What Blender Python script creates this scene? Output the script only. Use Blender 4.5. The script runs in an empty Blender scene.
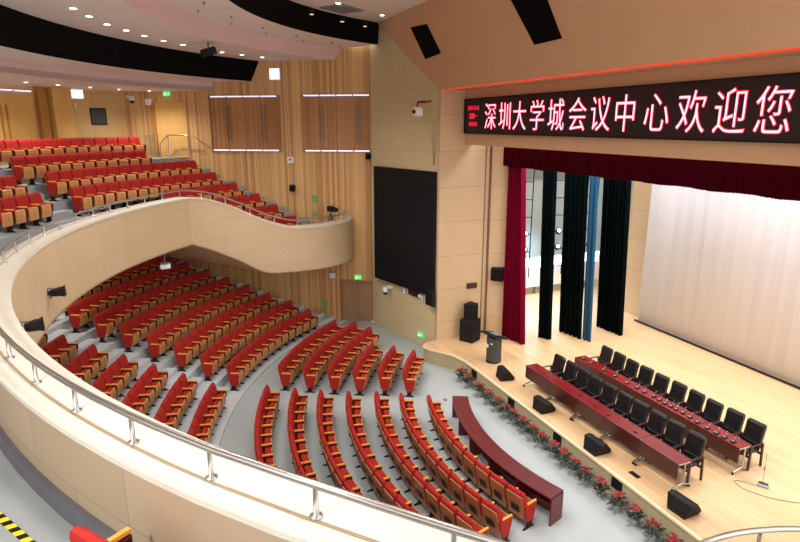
import bpy, math, random
from math import sin, cos, pi, radians as rad, degrees as deg, hypot, atan2, floor, sqrt
random.seed(7)
COL = bpy.context.scene.collection
SC = bpy.context.scene

# ------------------------------------------------------------------ materials
def srgb(r, g, b):
    f = lambda c: (c/255/12.92) if c/255 <= .04045 else ((c/255+.055)/1.055)**2.4
    return (f(r), f(g), f(b), 1)

def newmat(name):
    m = bpy.data.materials.new(name); m.use_nodes = True
    nt = m.node_tree; b = nt.nodes['Principled BSDF']
    return m, nt, b

def mat(name, col, rough=.6, metal=0, noise=0, nscale=8, bump=0, spec=.5, stretch=None):
    m, nt, b = newmat(name)
    c = srgb(*col)
    b.inputs['Base Color'].default_value = c
    b.inputs['Roughness'].default_value = rough
    b.inputs['Metallic'].default_value = metal
    b.inputs['Specular IOR Level'].default_value = spec
    tc = nt.nodes.new('ShaderNodeTexCoord')
    n = nt.nodes.new('ShaderNodeTexNoise'); n.inputs['Scale'].default_value = nscale; n.inputs['Detail'].default_value = 4
    src = tc.outputs['Object']
    if stretch:
        mp = nt.nodes.new('ShaderNodeMapping'); mp.inputs['Scale'].default_value = stretch
        nt.links.new(src, mp.inputs['Vector']); src = mp.outputs['Vector']
    nt.links.new(src, n.inputs['Vector'])
    if noise:
        r = nt.nodes.new('ShaderNodeValToRGB')
        r.color_ramp.elements[0].position = .3; r.color_ramp.elements[1].position = .7
        r.color_ramp.elements[0].color = [x*(1-noise) for x in c[:3]]+[1]
        r.color_ramp.elements[1].color = [min(1, x*(1+noise)) for x in c[:3]]+[1]
        nt.links.new(n.outputs['Fac'], r.inputs['Fac']); nt.links.new(r.outputs['Color'], b.inputs['Base Color'])
    if bump:
        bp = nt.nodes.new('ShaderNodeBump'); bp.inputs['Strength'].default_value = bump; bp.inputs['Distance'].default_value = .02
        nt.links.new(n.outputs['Fac'], bp.inputs['Height']); nt.links.new(bp.outputs['Normal'], b.inputs['Normal'])
    return m

def emis(name, col, strength):
    m, nt, b = newmat(name)
    b.inputs['Base Color'].default_value = srgb(*col)
    b.inputs['Emission Color'].default_value = srgb(*col)
    b.inputs['Emission Strength'].default_value = strength
    return m

def brickmat(name, c1, c2, cm, w, h, mortar=.006, coord='UV', axes=None, rough=.55, offset=.5, noise=.06, spec=.4):
    """panels or planks laid in courses"""
    m, nt, b = newmat(name)
    b.inputs['Roughness'].default_value = rough
    b.inputs['Specular IOR Level'].default_value = spec
    tc = nt.nodes.new('ShaderNodeTexCoord')
    src = tc.outputs[coord]
    if axes:
        s = nt.nodes.new('ShaderNodeSeparateXYZ'); cb = nt.nodes.new('ShaderNodeCombineXYZ')
        nt.links.new(src, s.inputs[0])
        nt.links.new(s.outputs[axes[0]], cb.inputs[0]); nt.links.new(s.outputs[axes[1]], cb.inputs[1])
        src = cb.outputs[0]
    br = nt.nodes.new('ShaderNodeTexBrick')
    br.offset = offset
    br.inputs['Color1'].default_value = srgb(*c1); br.inputs['Color2'].default_value = srgb(*c2)
    br.inputs['Mortar'].default_value = srgb(*cm)
    br.inputs['Scale'].default_value = 1; br.inputs['Mortar Size'].default_value = mortar
    br.inputs['Mortar Smooth'].default_value = .3
    br.inputs['Brick Width'].default_value = w; br.inputs['Row Height'].default_value = h
    nt.links.new(src, br.inputs['Vector'])
    n = nt.nodes.new('ShaderNodeTexNoise'); n.inputs['Scale'].default_value = 1.2; n.inputs['Detail'].default_value = 5
    nt.links.new(src, n.inputs['Vector'])
    mr = nt.nodes.new('ShaderNodeMapRange'); mr.inputs['To Min'].default_value = 1-noise; mr.inputs['To Max'].default_value = 1+noise
    nt.links.new(n.outputs['Fac'], mr.inputs['Value'])
    mx = nt.nodes.new('ShaderNodeVectorMath'); mx.operation = 'SCALE'
    nt.links.new(br.outputs['Color'], mx.inputs[0]); nt.links.new(mr.outputs['Result'], mx.inputs['Scale'])
    nt.links.new(mx.outputs[0], b.inputs['Base Color'])
    return m

def slatmat(name, light, dark, groove, pitch=.11):
    """vertical timber slats of varied tone, local x runs along the wall"""
    m, nt, b = newmat(name)
    b.inputs['Roughness'].default_value = .55
    L = nt.links.new
    tc = nt.nodes.new('ShaderNodeTexCoord'); s = nt.nodes.new('ShaderNodeSeparateXYZ'); L(tc.outputs['Object'], s.inputs[0])
    def math_(op, a, v=None):
        k = nt.nodes.new('ShaderNodeMath'); k.operation = op; L(a, k.inputs[0])
        if v is not None: k.inputs[1].default_value = v
        return k.outputs[0]
    d = math_('DIVIDE', s.outputs['X'], pitch)
    fl = math_('FLOOR', d); fr = math_('FRACT', d)
    wn = nt.nodes.new('ShaderNodeTexWhiteNoise'); wn.noise_dimensions = '1D'; L(fl, wn.inputs['W'])
    r = nt.nodes.new('ShaderNodeValToRGB')
    r.color_ramp.elements[0].color = srgb(*dark); r.color_ramp.elements[1].color = srgb(*light)
    e = r.color_ramp.elements.new(.35); e.color = srgb(*[(a+2*b_)/3 for a, b_ in zip(dark, light)])
    L(wn.outputs['Value'], r.inputs['Fac'])
    n = nt.nodes.new('ShaderNodeTexNoise'); n.inputs['Scale'].default_value = .35; L(tc.outputs['Object'], n.inputs['Vector'])
    g = math_('LESS_THAN', fr, .16)
    wn2 = nt.nodes.new('ShaderNodeTexWhiteNoise'); wn2.noise_dimensions = '1D'
    L(math_('ADD', fl, 37.3), wn2.inputs['W'])
    gg = nt.nodes.new('ShaderNodeMath'); gg.operation = 'MULTIPLY'; L(g, gg.inputs[0]); L(wn2.outputs['Value'], gg.inputs[1])
    mx = nt.nodes.new('ShaderNodeMix'); mx.data_type = 'RGBA'
    L(gg.outputs[0], mx.inputs[0]); L(r.outputs['Color'], mx.inputs[6]); mx.inputs[7].default_value = srgb(*groove)
    L(mx.outputs[2], b.inputs['Base Color'])
    bp = nt.nodes.new('ShaderNodeBump'); bp.inputs['Distance'].default_value = .02; bp.inputs['Strength'].default_value = .5
    L(math_('SUBTRACT', gg.outputs[0], 1), bp.inputs['Height']); bp.invert = True
    L(bp.outputs['Normal'], b.inputs['Normal'])
    return m

M = {}
M['grey_floor'] = mat('grey vinyl floor', (168, 176, 178), .45, noise=.04, nscale=1.5)
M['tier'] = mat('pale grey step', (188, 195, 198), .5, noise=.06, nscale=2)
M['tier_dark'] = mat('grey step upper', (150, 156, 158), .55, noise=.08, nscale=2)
M['beige'] = brickmat('beige panel', (197, 172, 138), (192, 167, 133), (172, 147, 113), 1.25, .62, .005, 'UV', rough=.5, offset=0)
M['beige_obj'] = brickmat('beige wall panel', (202, 184, 143), (197, 179, 138), (172, 152, 112), 2.4, 1.15, .01, 'Object', (0, 2), rough=.55, offset=0)
M['beige_jamb'] = brickmat('beige jamb panel', (203, 174, 138), (198, 169, 133), (176, 146, 110), 3.0, 1.35, .012, 'Object', (1, 2), rough=.55, offset=0)
M['header'] = brickmat('tan header panel', (206, 162, 124), (204, 160, 122), (199, 155, 117), 2.2, 4.0, .006, 'Object', (0, 2), rough=.6, offset=0)
M['beige_back'] = brickmat('yellow beige wall', (206, 172, 118), (200, 166, 112), (176, 140, 92), 1.4, 2.6, .01, 'UV', rough=.6, offset=0)
M['coping'] = mat('cream coping', (206, 199, 183), .5, noise=.03, nscale=3)
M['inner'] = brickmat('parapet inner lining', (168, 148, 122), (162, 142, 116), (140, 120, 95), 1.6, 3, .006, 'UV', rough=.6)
M['plinth'] = mat('dark grey plinth', (92, 92, 98), .6, noise=.1, nscale=4)
M['slat'] = slatmat('timber slats', (214, 172, 116), (176, 128, 78), (120, 80, 45))
M['slat_panel'] = slatmat('darker timber panel', (176, 126, 78), (156, 108, 64), (120, 78, 44), .2)
M['ceil'] = mat('pale plaster ceiling', (228, 214, 206), .7, noise=.03, nscale=1)
M['ceil_pink'] = mat('rosy cove plaster', (214, 182, 180), .7, noise=.03, nscale=1)
M['black'] = mat('black louvre', (4, 4, 5), .8, spec=.1, noise=.3, nscale=5)
M['grille'] = mat('black speaker cloth', (15, 15, 17), .9, noise=.3, nscale=60, spec=.2)
M['screen'] = mat('dark screen face', (17, 19, 22), .6, spec=.2, noise=.1, nscale=2)
M['stage'] = brickmat('maple stage floor', (216, 181, 140), (206, 169, 125), (186, 148, 106), 2.2, .12, .002, 'Object', None, rough=.32, noise=.1, spec=.5)
M['fascia'] = mat('stage fascia', (172, 158, 126), .6, noise=.06, nscale=2)
M['edge'] = mat('pale stage nosing', (225, 205, 170), .5)
M['red'] = mat('red seat fabric', (160, 38, 32), .8, noise=.12, nscale=14, spec=.2)
M['shadedside'] = mat('shaded red side panel', (74, 26, 20), .8, noise=.12, nscale=14, spec=.2)  # red fabric darkened, the shade between seats is put into the colour
M['redside'] = mat('red side fabric', (150, 34, 26), .8, noise=.12, nscale=14, spec=.2)
M['backwood'] = mat('orange brown seat back wood', (158, 94, 48), .45, noise=.15, nscale=6, stretch=(1, 1, .2))
M['wood'] = mat('tan seat wood', (194, 136, 80), .45, noise=.12, nscale=6, stretch=(1, 1, .2))
M['arm'] = mat('golden armrest wood', (238, 164, 62), .35, noise=.08, nscale=8)
M['blackmetal'] = mat('black metal', (16, 16, 18), .65, spec=.3)
M['chrome'] = mat('brushed steel', (190, 190, 190), .25, 1.0)
M['rail'] = mat('satin rail steel', (170, 165, 160), .3, .9)
M['mahogany'] = mat('mahogany veneer', (110, 22, 24), .22, noise=.18, nscale=5, stretch=(.3, 3, 3))
M['mahogany_dark'] = mat('mahogany front', (62, 26, 22), .35, noise=.15, nscale=5, stretch=(.3, 3, 3))
M['desk'] = mat('dark red desk veneer', (92, 26, 32), .35, noise=.15, nscale=4)
M['leather'] = mat('black leather', (15, 16, 20), .4, noise=.2, nscale=12, bump=.15)
M['chairwood'] = mat('dark red brown wood', (58, 20, 18), .35)
M['redcurtain'] = mat('crimson velvet', (112, 0, 36), .9, spec=.1, noise=.12, nscale=3, stretch=(6, 6, .3))
M['valance'] = mat('maroon velvet', (66, 0, 20), .95, spec=.05, noise=.1, nscale=3, stretch=(6, 6, .3))
M['blackcurtain'] = mat('black green drape', (3, 12, 13), .95, spec=.05, noise=.3, nscale=3, stretch=(6, 6, .3))
M['bluecurtain'] = mat('teal blue drape', (12, 78, 116), .85, noise=.15, nscale=3, stretch=(6, 6, .3))
M['cyc'] = mat('white backdrop cloth', (214, 212, 216), .9, noise=.03, nscale=2, stretch=(3, 3, .1))
M['white'] = mat('white plastic', (225, 225, 225), .5)
M['wing'] = mat('pale wing wall', (158, 170, 174), .6, noise=.05, nscale=1)
M['grey'] = mat('mid grey', (120, 122, 124), .6)
M['green'] = mat('matt green sign', (110, 160, 96), .6)
M['doorwood'] = mat('brown door veneer', (150, 116, 84), .5, noise=.08, nscale=3, stretch=(2, 2, .3))
M['doorwood2'] = mat('honey door veneer', (214, 168, 96), .5, noise=.06, nscale=2, stretch=(2, 2, .3))
M['soffit'] = mat('tan soffit panel', (188, 160, 122), .6, noise=.04, nscale=1)
M['slot'] = mat('grey brown air slot', (120, 98, 80), .5)
M['jambdark'] = mat('dark honey jamb', (176, 122, 56), .5)
M['lectern'] = mat('charcoal lectern', (60, 60, 62), .5, noise=.1, nscale=8)
M['leaf'] = mat('dark green leaves', (40, 52, 38), .6, noise=.3, nscale=20)
M['bract'] = mat('red bracts', (164, 40, 44), .6, noise=.25, nscale=20)
M['bract2'] = mat('dark red bracts', (110, 24, 32), .6)
M['wrap'] = mat('pale pot wrap', (150, 156, 154), .4, noise=.2, nscale=20)
M['poster'] = mat('dark poster', (62, 66, 66), .5, noise=.25, nscale=6)
M['vent'] = mat('grey vent', (140, 134, 126), .6)
M['yellow'] = mat('yellow tape', (232, 204, 40), .6)
M['lamp'] = emis('lit downlight', (255, 250, 240), 14)
M['tube'] = emis('lit tube', (225, 215, 245), .9)
M['lit_white'] = emis('lit white panel', (225, 232, 255), 1.0)
M['exit'] = emis('lit green exit', (30, 190, 90), 1.1)
M['exit_white'] = emis('lit white arrow', (220, 255, 235), 1.2)
M['ledtext'] = emis('led character', (255, 150, 165), 2.4)
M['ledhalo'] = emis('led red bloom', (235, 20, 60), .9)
M['ledboard'] = mat('led board face', (34, 16, 18), .6, noise=.2, nscale=30)
M['redstrip'] = emis('red emissive strip', (255, 60, 30), .55)
M['clock'] = emis('red clock digits', (90, 8, 10), .04)
M['stagelamp'] = emis('lit stage lamp', (220, 235, 255), 6)
M['warmlamp'] = emis('warm lamp', (255, 190, 120), 1.6)
M['daylight'] = emis('daylight window', (215, 235, 255), 5)

# ------------------------------------------------------------------ mesh helper
class MB:
    def __init__(s): s.v = []; s.f = []; s.mi = []; s.uv = []; s.sm = []
    def add(s, vs, fs, mi=0, uvs=None, smooth=False):
        o = len(s.v); s.v += [tuple(p) for p in vs]
        for k, f in enumerate(fs):
            s.f.append(tuple(o+i for i in f)); s.mi.append(mi); s.sm.append(smooth)
            s.uv.append([uvs[i] for i in f] if uvs else None)
    def box(s, c, d, rz=0, mi=0, tilt=0):
        x, y, z = [a/2 for a in d]; vs = []
        for sx, sy, sz in ((-1,-1,-1),(1,-1,-1),(1,1,-1),(-1,1,-1),(-1,-1,1),(1,-1,1),(1,1,1),(-1,1,1)):
            px, py, pz = sx*x, sy*y, sz*z
            if tilt: py, pz = py*cos(tilt)-pz*sin(tilt), py*sin(tilt)+pz*cos(tilt)
            px, py = px*cos(rz)-py*sin(rz), px*sin(rz)+py*cos(rz)
            vs.append((c[0]+px, c[1]+py, c[2]+pz))
        s.add(vs, [(0,3,2,1),(4,5,6,7),(0,1,5,4),(1,2,6,5),(2,3,7,6),(3,0,4,7)], mi)
    def rbox(s, c, d, r=.01, mi=0, rz=0, tilt=0):
        """box with chamfered edges"""
        x, y, z = [a/2 for a in d]; r = min(r, x*.9, y*.9, z*.9)
        loops = []
        for zz, q in ((-z, r), (-z+r, 0), (z-r, 0), (z, r)):
            X, Y = x-q, y-q; e = r if q == 0 else r*.6
            loops.append([(X-e,-Y,zz),(X,-Y+e,zz),(X,Y-e,zz),(X-e,Y,zz),(-X+e,Y,zz),(-X,Y-e,zz),(-X,-Y+e,zz),(-X+e,-Y,zz)])
        vs = []
        for l in loops:
            for px, py, pz in l:
                if tilt: py, pz = py*cos(tilt)-pz*sin(tilt), py*sin(tilt)+pz*cos(tilt)
                px, py = px*cos(rz)-py*sin(rz), px*sin(rz)+py*cos(rz)
                vs.append((c[0]+px, c[1]+py, c[2]+pz))
        fs = [tuple(range(7,-1,-1)), tuple(range(24,32))]
        for k in range(3):
            for i in range(8):
                j = (i+1) % 8; fs.append((k*8+i, k*8+j, k*8+8+j, k*8+8+i))
        s.add(vs, fs, mi)
    def prism(s, poly, z0, z1, mi=0):
        n = len(poly); area = sum(poly[i][0]*poly[(i+1)%n][1]-poly[(i+1)%n][0]*poly[i][1] for i in range(n))
        if area < 0: poly = poly[::-1]
        vs = [(x, y, z0) for x, y in poly]+[(x, y, z1) for x, y in poly]
        s.add(vs, [tuple(range(n-1,-1,-1)), tuple(range(n, 2*n))]+[(i,(i+1)%n,n+(i+1)%n,n+i) for i in range(n)], mi)
    def xprism(s, prof, x0, x1, bev=0, mi=0, smooth=False):
        """profile of (y,z) run along x, ends drawn in by bev"""
        n = len(prof); cy = sum(p[0] for p in prof)/n; cz = sum(p[1] for p in prof)/n
        def ins(q):
            o = []
            for y, z in prof:
                L = hypot(y-cy, z-cz) or 1; o.append((y-(y-cy)/L*q, z-(z-cz)/L*q))
            return o
        st = [(x0, ins(bev)), (x0+bev, prof), (x1-bev, prof), (x1, ins(bev))] if bev else [(x0, prof), (x1, prof)]
        vs = [(x, y, z) for x, pr in st for y, z in pr]; k = len(st)
        fs = [tuple(range(n-1,-1,-1)), tuple((k-1)*n+i for i in range(n))]
        for a in range(k-1):
            for i in range(n): fs.append((a*n+i, a*n+(i+1)%n, (a+1)*n+(i+1)%n, (a+1)*n+i))
        s.add(vs, fs, mi, smooth=smooth)
    def tube(s, pts, r, n=8, mi=0, closed=False):
        vs = []; N = len(pts)
        for i, p in enumerate(pts):
            a = pts[max(0, i-1)]; b = pts[min(N-1, i+1)]
            t = [b[k]-a[k] for k in range(3)]; L = sqrt(sum(q*q for q in t)) or 1; t = [q/L for q in t]
            up = (0, 0, 1) if abs(t[2]) < .9 else (1, 0, 0)
            u = [up[1]*t[2]-up[2]*t[1], up[2]*t[0]-up[0]*t[2], up[0]*t[1]-up[1]*t[0]]
            L = sqrt(sum(q*q for q in u)); u = [q/L for q in u]
            w = [t[1]*u[2]-t[2]*u[1], t[2]*u[0]-t[0]*u[2], t[0]*u[1]-t[1]*u[0]]
            rr = r[i] if isinstance(r, (list, tuple)) else r
            for k in range(n):
                a_ = 2*pi*k/n
                vs.append(tuple(p[j]+rr*(cos(a_)*u[j]+sin(a_)*w[j]) for j in range(3)))
        fs = [(i*n+k, i*n+(k+1)%n, (i+1)*n+(k+1)%n, (i+1)*n+k) for i in range(N-1) for k in range(n)]
        s.add(vs, fs, mi, smooth=True)
        s.add([vs[k] for k in range(n)]+[vs[(N-1)*n+k] for k in range(n)], [tuple(range(n-1,-1,-1)), tuple(range(n, 2*n))], mi)
    def lathe(s, prof, c=(0,0,0), n=16, mi=0):
        vs = [(c[0]+r*cos(2*pi*k/n), c[1]+r*sin(2*pi*k/n), c[2]+z) for r, z in prof for k in range(n)]
        m = len(prof)
        fs = [(i*n+k, i*n+(k+1)%n, (i+1)*n+(k+1)%n, (i+1)*n+k) for i in range(m-1) for k in range(n)]
        s.add(vs, fs, mi, smooth=True)
        s.add([vs[k] for k in range(n)]+[vs[(m-1)*n+k] for k in range(n)], [tuple(range(n-1,-1,-1)), tuple(range(n, 2*n))], mi)
    def sweep(s, stations, mi=0, mis=None, close=True, smooth=False):
        """stations: list of closed section loops of equal length; uv from arc length and height"""
        n = len(stations[0]); N = len(stations); acc = 0; us = [0]
        for a, b in zip(stations, stations[1:]):
            acc += hypot(b[0][0]-a[0][0], b[0][1]-a[0][1]); us.append(acc)
        for k in range(n):
            kk = (k+1) % n
            vs = []; uv = []
            for i in range(N):
                for q, w in ((k, 0), (kk, 1)):
                    p = stations[i][q]; vs.append(p)
                    a0 = stations[i][k]; flat = abs(stations[i][kk][2]-a0[2]) < .02
                    uv.append((us[i], hypot(p[0]-a0[0], p[1]-a0[1]) if flat else p[2]))
            fs = [(i*2, i*2+1, i*2+3, i*2+2) for i in range(N-1)]
            s.add(vs, fs, mis[k] if mis else mi, uv, smooth)
        for st in (stations[0], stations[-1]):
            s.add(st, [tuple(range(n))], mis[0] if mis else mi, [(p[0], p[2]) for p in st])
    def mesh(s, name, mats, weld=False):
        me = bpy.data.meshes.new(name); me.from_pydata(s.v, [], s.f)
        for m in (mats if isinstance(mats, (list, tuple)) else [mats]): me.materials.append(M[m] if isinstance(m, str) else m)
        me.polygons.foreach_set('material_index', s.mi)
        me.polygons.foreach_set('use_smooth', s.sm)
        if any(s.uv):
            uvl = me.uv_layers.new(name='UVMap'); k = 0; d = []
            for f, u in zip(s.f, s.uv):
                for j in range(len(f)): d += list(u[j]) if u else [0, 0]
            uvl.data.foreach_set('uv', d)
        import bmesh
        bm = bmesh.new(); bm.from_mesh(me)
        if weld: bmesh.ops.remove_doubles(bm, verts=bm.verts, dist=.0005)
        bmesh.ops.recalc_face_normals(bm, faces=bm.faces); bm.to_mesh(me); bm.free()
        me.update(); return me
    def obj(s, name, mats, parent=None, loc=(0,0,0), rz=0, weld=False):
        o = bpy.data.objects.new(name, s.mesh(name, mats, weld)); COL.objects.link(o)
        o.location = loc; o.rotation_euler = (0, 0, rz)
        if parent: o.parent = parent
        return o

def tag(o, label=None, cat=None, group=None, kind=None):
    if label: o['label'] = label
    if cat: o['category'] = cat
    if group: o['group'] = group
    if kind: o['kind'] = kind
    return o
def struct(o, label=None): o['kind'] = 'structure'; return tag(o, label)
def empty(name, loc, rz=0):
    o = bpy.data.objects.new(name, None); COL.objects.link(o); o.empty_display_size = .1
    o.location = loc; o.rotation_euler = (0, 0, rz); return o
def copy_tree(o, parent=None):
    c = o.copy(); COL.objects.link(c)
    if parent: c.parent = parent
    for ch in o.children: copy_tree(ch, c)
    return c
ORD = ['first','second','third','fourth','fifth','sixth','seventh','eighth','ninth','tenth','eleventh','twelfth','thirteenth','fourteenth','fifteenth',
       'sixteenth','seventeenth','eighteenth','nineteenth','twentieth','twenty-first','twenty-second','twenty-third','twenty-fourth','twenty-fifth','twenty-sixth']

# ------------------------------------------------------------------ plan of the hall
# x = 0 is the hall's axis, y grows towards the stage, floor of the stalls at z = 0
W0 = (-11.9, 8.8); WD = (.51, .86); WL = hypot(*WD); WD = (WD[0]/WL, WD[1]/WL); WN = (WD[1], -WD[0])
CC = (0, 15.2)     # centre of the stalls rows
CB = (0, 11.3)     # centre of the balcony rows
CE = (0, 13.5)     # centre of the ceiling steps
def inside(x, y, m=0):
    x = -abs(x)
    if (x-W0[0])*WN[0]+(y-W0[1])*WN[1] < m: return False
    if y > 8.72+(x+11.85)*.25-m: return False
    return True
def tend(R, c, t0=.05, m=0):
    lo, hi = t0, rad(100)
    f = lambda t: inside(c[0]-R*sin(t), c[1]-R*cos(t), m)
    t = lo
    while t < hi and f(t): t += .01
    a, b = t-.01, t
    for _ in range(30):
        k = (a+b)/2
        if f(k): a = k
        else: b = k
    return a
def pol(R, t, c): return (c[0]-R*sin(t), c[1]-R*cos(t))
def ring(mb, prof, c, t0=None, t1=None, n=64, mi=0, mis=None, m=0):
    """closed profile of (R,z) swept about c; None ends meet the side walls"""
    st = []
    for i in range(n+1):
        loop = []
        for R, z in prof:
            a = -tend(R, c, m=m) if t0 is None else t0
            b = tend(R, c, m=m) if t1 is None else t1
            t = a+(b-a)*i/n
            loop.append(pol(R, t, c)+(z,))
        st.append(loop)
    mb.sweep(st, mi, mis)

# ------------------------------------------------------------------ floors
b = MB(); b.prism([(-17.5,-8),(17.5,-8),(17.5,-1),(12.2,8.7),(8.6,9.75),(8.6,9.95),(-8.6,9.95),(-8.6,9.75),(-12.2,8.7),(-17.5,-1)], -.2, 0)
struct(b.obj('floor', 'grey_floor'))
# stalls tiers
RL = [15.33+.92*i for i in range(9)]; ZL = [.06+.33*i for i in range(9)]
b = MB()
for i in range(9):
    R0, R1 = RL[i]-.64, RL[i]+.24
    if i == 8: R1 = RL[i]+1.6
    ring(b, [(R0, 0.001), (R0, ZL[i]), (R1, ZL[i]), (R1, 0.001)], CC, n=72, m=.03)
# half steps in the aisles
def half_steps(b, RR, ZZ, c, t0, t1, depth=.42, w=None):
    for i in range(len(RR)):
        if i == 0: continue
        z0 = ZZ[i-1]
        if ZZ[i]-z0 <= .16: continue
        R1 = RR[i]-.62; R0 = R1-depth
        ring(b, [(R0, z0), (R0, (z0+ZZ[i])/2), (R1, (z0+ZZ[i])/2), (R1, z0)], c, rad(t0), rad(t1), n=4)
half_steps(b, RL, ZL, CC, 22.3, 26.7)
for i in range(1, 9):
    R1 = RL[i]-.64; R0 = R1-.42; te = tend(R0, CC)-.004
    ring(b, [(R0, ZL[i-1]), (R0, ZL[i]-.165), (R1, ZL[i]-.165), (R1, ZL[i-1])], CC, te-1.15/R0, te, n=3)
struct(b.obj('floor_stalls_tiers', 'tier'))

# balcony tiers
UR = [19.7, 18.8, 17.8, 17.0, 16.2, 15.3, 14.65, 14.0]      # back-rest radius of rows, top row first
UZ = [7.62, 7.1, 6.6, 6.1, 5.65, 5.2, 4.73, 4.25]
b = MB()
BT = [19.7+.26, 18.8+.3, 17.8+.25, 17.0+.25, 16.2+.25, 15.3+.25, 14.65+.2, 14.0+.2]
ring(b, [(UR[0]-.62, 6.9), (UR[0]-.62, UZ[0]), (21.7, UZ[0]), (21.7, 6.9)], CB, n=72, m=.03)
ring(b, [(UR[1]-.62, 6.4), (UR[1]-.62, UZ[1]), (UR[0]-.62, UZ[1]), (UR[0]-.62, 6.4)], CB, n=72, m=.03)
ring(b, [(UR[2]-.6, 5.9), (UR[2]-.6, UZ[2]), (UR[1]-.62, UZ[2]), (UR[1]-.62, 5.9)], CB, n=72, m=.03)
ring(b, [(UR[3]-.6, 5.4), (UR[3]-.6, UZ[3]), (UR[2]-.6, UZ[3]), (UR[2]-.6, 5.4)], CB, n=72, m=.03)
ring(b, [(UR[4]-.62, 4.95), (UR[4]-.62, UZ[4]), (UR[3]-.6, UZ[4]), (UR[3]-.6, 4.95)], CB, n=72, m=.03)
ring(b, [(14.3, 4.95), (14.3, UZ[4]), (UR[4]-.62, UZ[4]), (UR[4]-.62, 4.95)], CB, rad(-46), rad(46), n=60)
for sg in (1, -1):
    for k, (Ra, Rb) in enumerate(((14.75, UR[4]-.62), (14.12, 14.75), (13.5, 14.12))):
        z = UZ[5+k]; a = rad((46, 47.5, 50.5)[k]); e = tend((Ra+Rb)/2, CB, m=.05); hh = (.4, .2, .15)[k]
        if sg > 0: ring(b, [(Ra, z-hh), (Ra, z), (Rb, z), (Rb, z-hh)], CB, a, e, n=12)
        else: ring(b, [(Ra, z-hh), (Ra, z), (Rb, z), (Rb, z-hh)], CB, -e, -a, n=12)
UA = (29.9, 33.2)   # balcony aisle
for i in range(4):
    z0 = UZ[i+1]; R1 = UR[i]-.61; R0 = R1-.42
    zz = (z0+UZ[i])/2
    for t0, t1 in ((rad(UA[0]), rad(UA[1])), (rad(-UA[1]), rad(-UA[0]))):
        ring(b, [(R0, z0), (R0, zz), (R1, zz), (R1, z0)], CB, t0, t1, n=4)
for i in range(7):
    z0 = UZ[i+1]; R1 = UR[i]-.61; R0 = R1-.36; te = tend(R0, CB)-.004
    zz = (z0+UZ[i])/2
    ring(b, [(R0, z0), (R0, zz), (R1, zz), (R1, z0)], CB, te-1.15/R0, te, n=3)
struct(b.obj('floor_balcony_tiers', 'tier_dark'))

# balcony front: path of the hall-side face, its top and its bottom
BP = []
for t in range(0, 42, 2): BP.append((-13.8*sin(rad(t)), 11.3-13.8*cos(rad(t)), 6.6, 4.9))
arm = [(-9.05,.89,6.6,4.9),(-9.55,1.65,6.44,4.51),(-9.85,2.6,6.04,3.97),(-9.95,3.6,5.51,3.39),(-9.95,4.6,5.17,3.32),(-10.05,5.5,5.12,3.3),
       (-10.35,6.4,5.11,3.28),(-10.85,7.15,5.11,3.28),(-11.55,7.65,5.1,3.27),(-12.3,7.85,5.1,3.27)]
def catmull(P, n=5):
    out = []
    for i in range(len(P)-1):
        p0 = P[max(0,i-1)]; p1 = P[i]; p2 = P[i+1]; p3 = P[min(len(P)-1,i+2)]
        for k in range(n):
            t = k/n
            out.append(tuple(.5*((2*b_)+(-a+c)*t+(2*a-5*b_+4*c-d)*t*t+(-a+3*b_-3*c+d)*t**3) for a, b_, c, d in zip(p0,p1,p2,p3)))
    out.append(P[-1]); return out
half = BP[:-1]+catmull(arm)
narm = [(9.05,.89),(9.6,1.6),(9.85,2.4),(9.6,3.3),(9.2,4.2),(9.2,4.9),(9.5,5.7),(10.3,6.7),(11.2,7.4),(12.3,7.85)]
near = [(-p[0],)+p[1:] for p in BP[:-1]]+catmull([(x, y, a[2]-(.25 if y > 3 else 0), a[3]) for (x, y), a in zip(narm, arm)])
full = near[::-1][:-1]+half
def offset(P, d):
    """offset away from the hall"""
    o = []
    for i in range(len(P)):
        a = P[max(0,i-1)]; b_ = P[min(len(P)-1,i+1)]
        tx, ty = b_[0]-a[0], b_[1]-a[1]; L = hypot(tx, ty)
        o.append((P[i][0]-ty/L*d, P[i][1]+tx/L*d))
    return o
off = offset(full, .5)
mid0 = len(full)//2
if off[mid0][1] > full[mid0][1]: off = offset(full, -.5); SG = -1
else: SG = 1
offp = offset(full, SG*.47); offo = offset(full, SG*-.02); offi = offset(full, SG*.52)
b = MB(); st = []
flr = lambda zt: zt-.85
for p, q in zip(full, off):
    st.append([(p[0],p[1],p[3]), (p[0],p[1],p[2]-.05), (q[0],q[1],p[2]-.05), (q[0],q[1],p[2]-.66), (q[0],q[1],p[3])])
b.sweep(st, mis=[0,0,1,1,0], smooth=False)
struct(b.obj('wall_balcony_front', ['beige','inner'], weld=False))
b = MB()
b.sweep([[(p[0],p[1],f[2]-.05),(p[0],p[1],f[2]),(q[0],q[1],f[2]),(q[0],q[1],f[2]-.05)] for p, q, f in zip(offo, offi, full)])
struct(b.obj('trim_1', 'coping'))
g0 = offset(full, SG*.33); g1 = offset(full, SG*.355)
b = MB(); b.sweep([[(p[0],p[1],f[2]-.01),(p[0],p[1],f[2]+.004),(q[0],q[1],f[2]+.004),(q[0],q[1],f[2]-.01)] for p, q, f in zip(g0, g1, full)])
struct(b.obj('trim_3', 'inner'))
offq = offset(full, SG*.56)
b = MB()
b.sweep([[(p[0],p[1],5.66 if abs(i-mid0)<26 else f[2]-1),(p[0],p[1],5.86 if abs(i-mid0)<26 else f[2]-.75),(q[0],q[1],5.86 if abs(i-mid0)<26 else f[2]-.75),(q[0],q[1],5.66 if abs(i-mid0)<26 else f[2]-1)] for i,(p, q, f) in enumerate(zip(off, offq, full))])
struct(b.obj('baseboard_balcony', 'plinth'))
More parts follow.
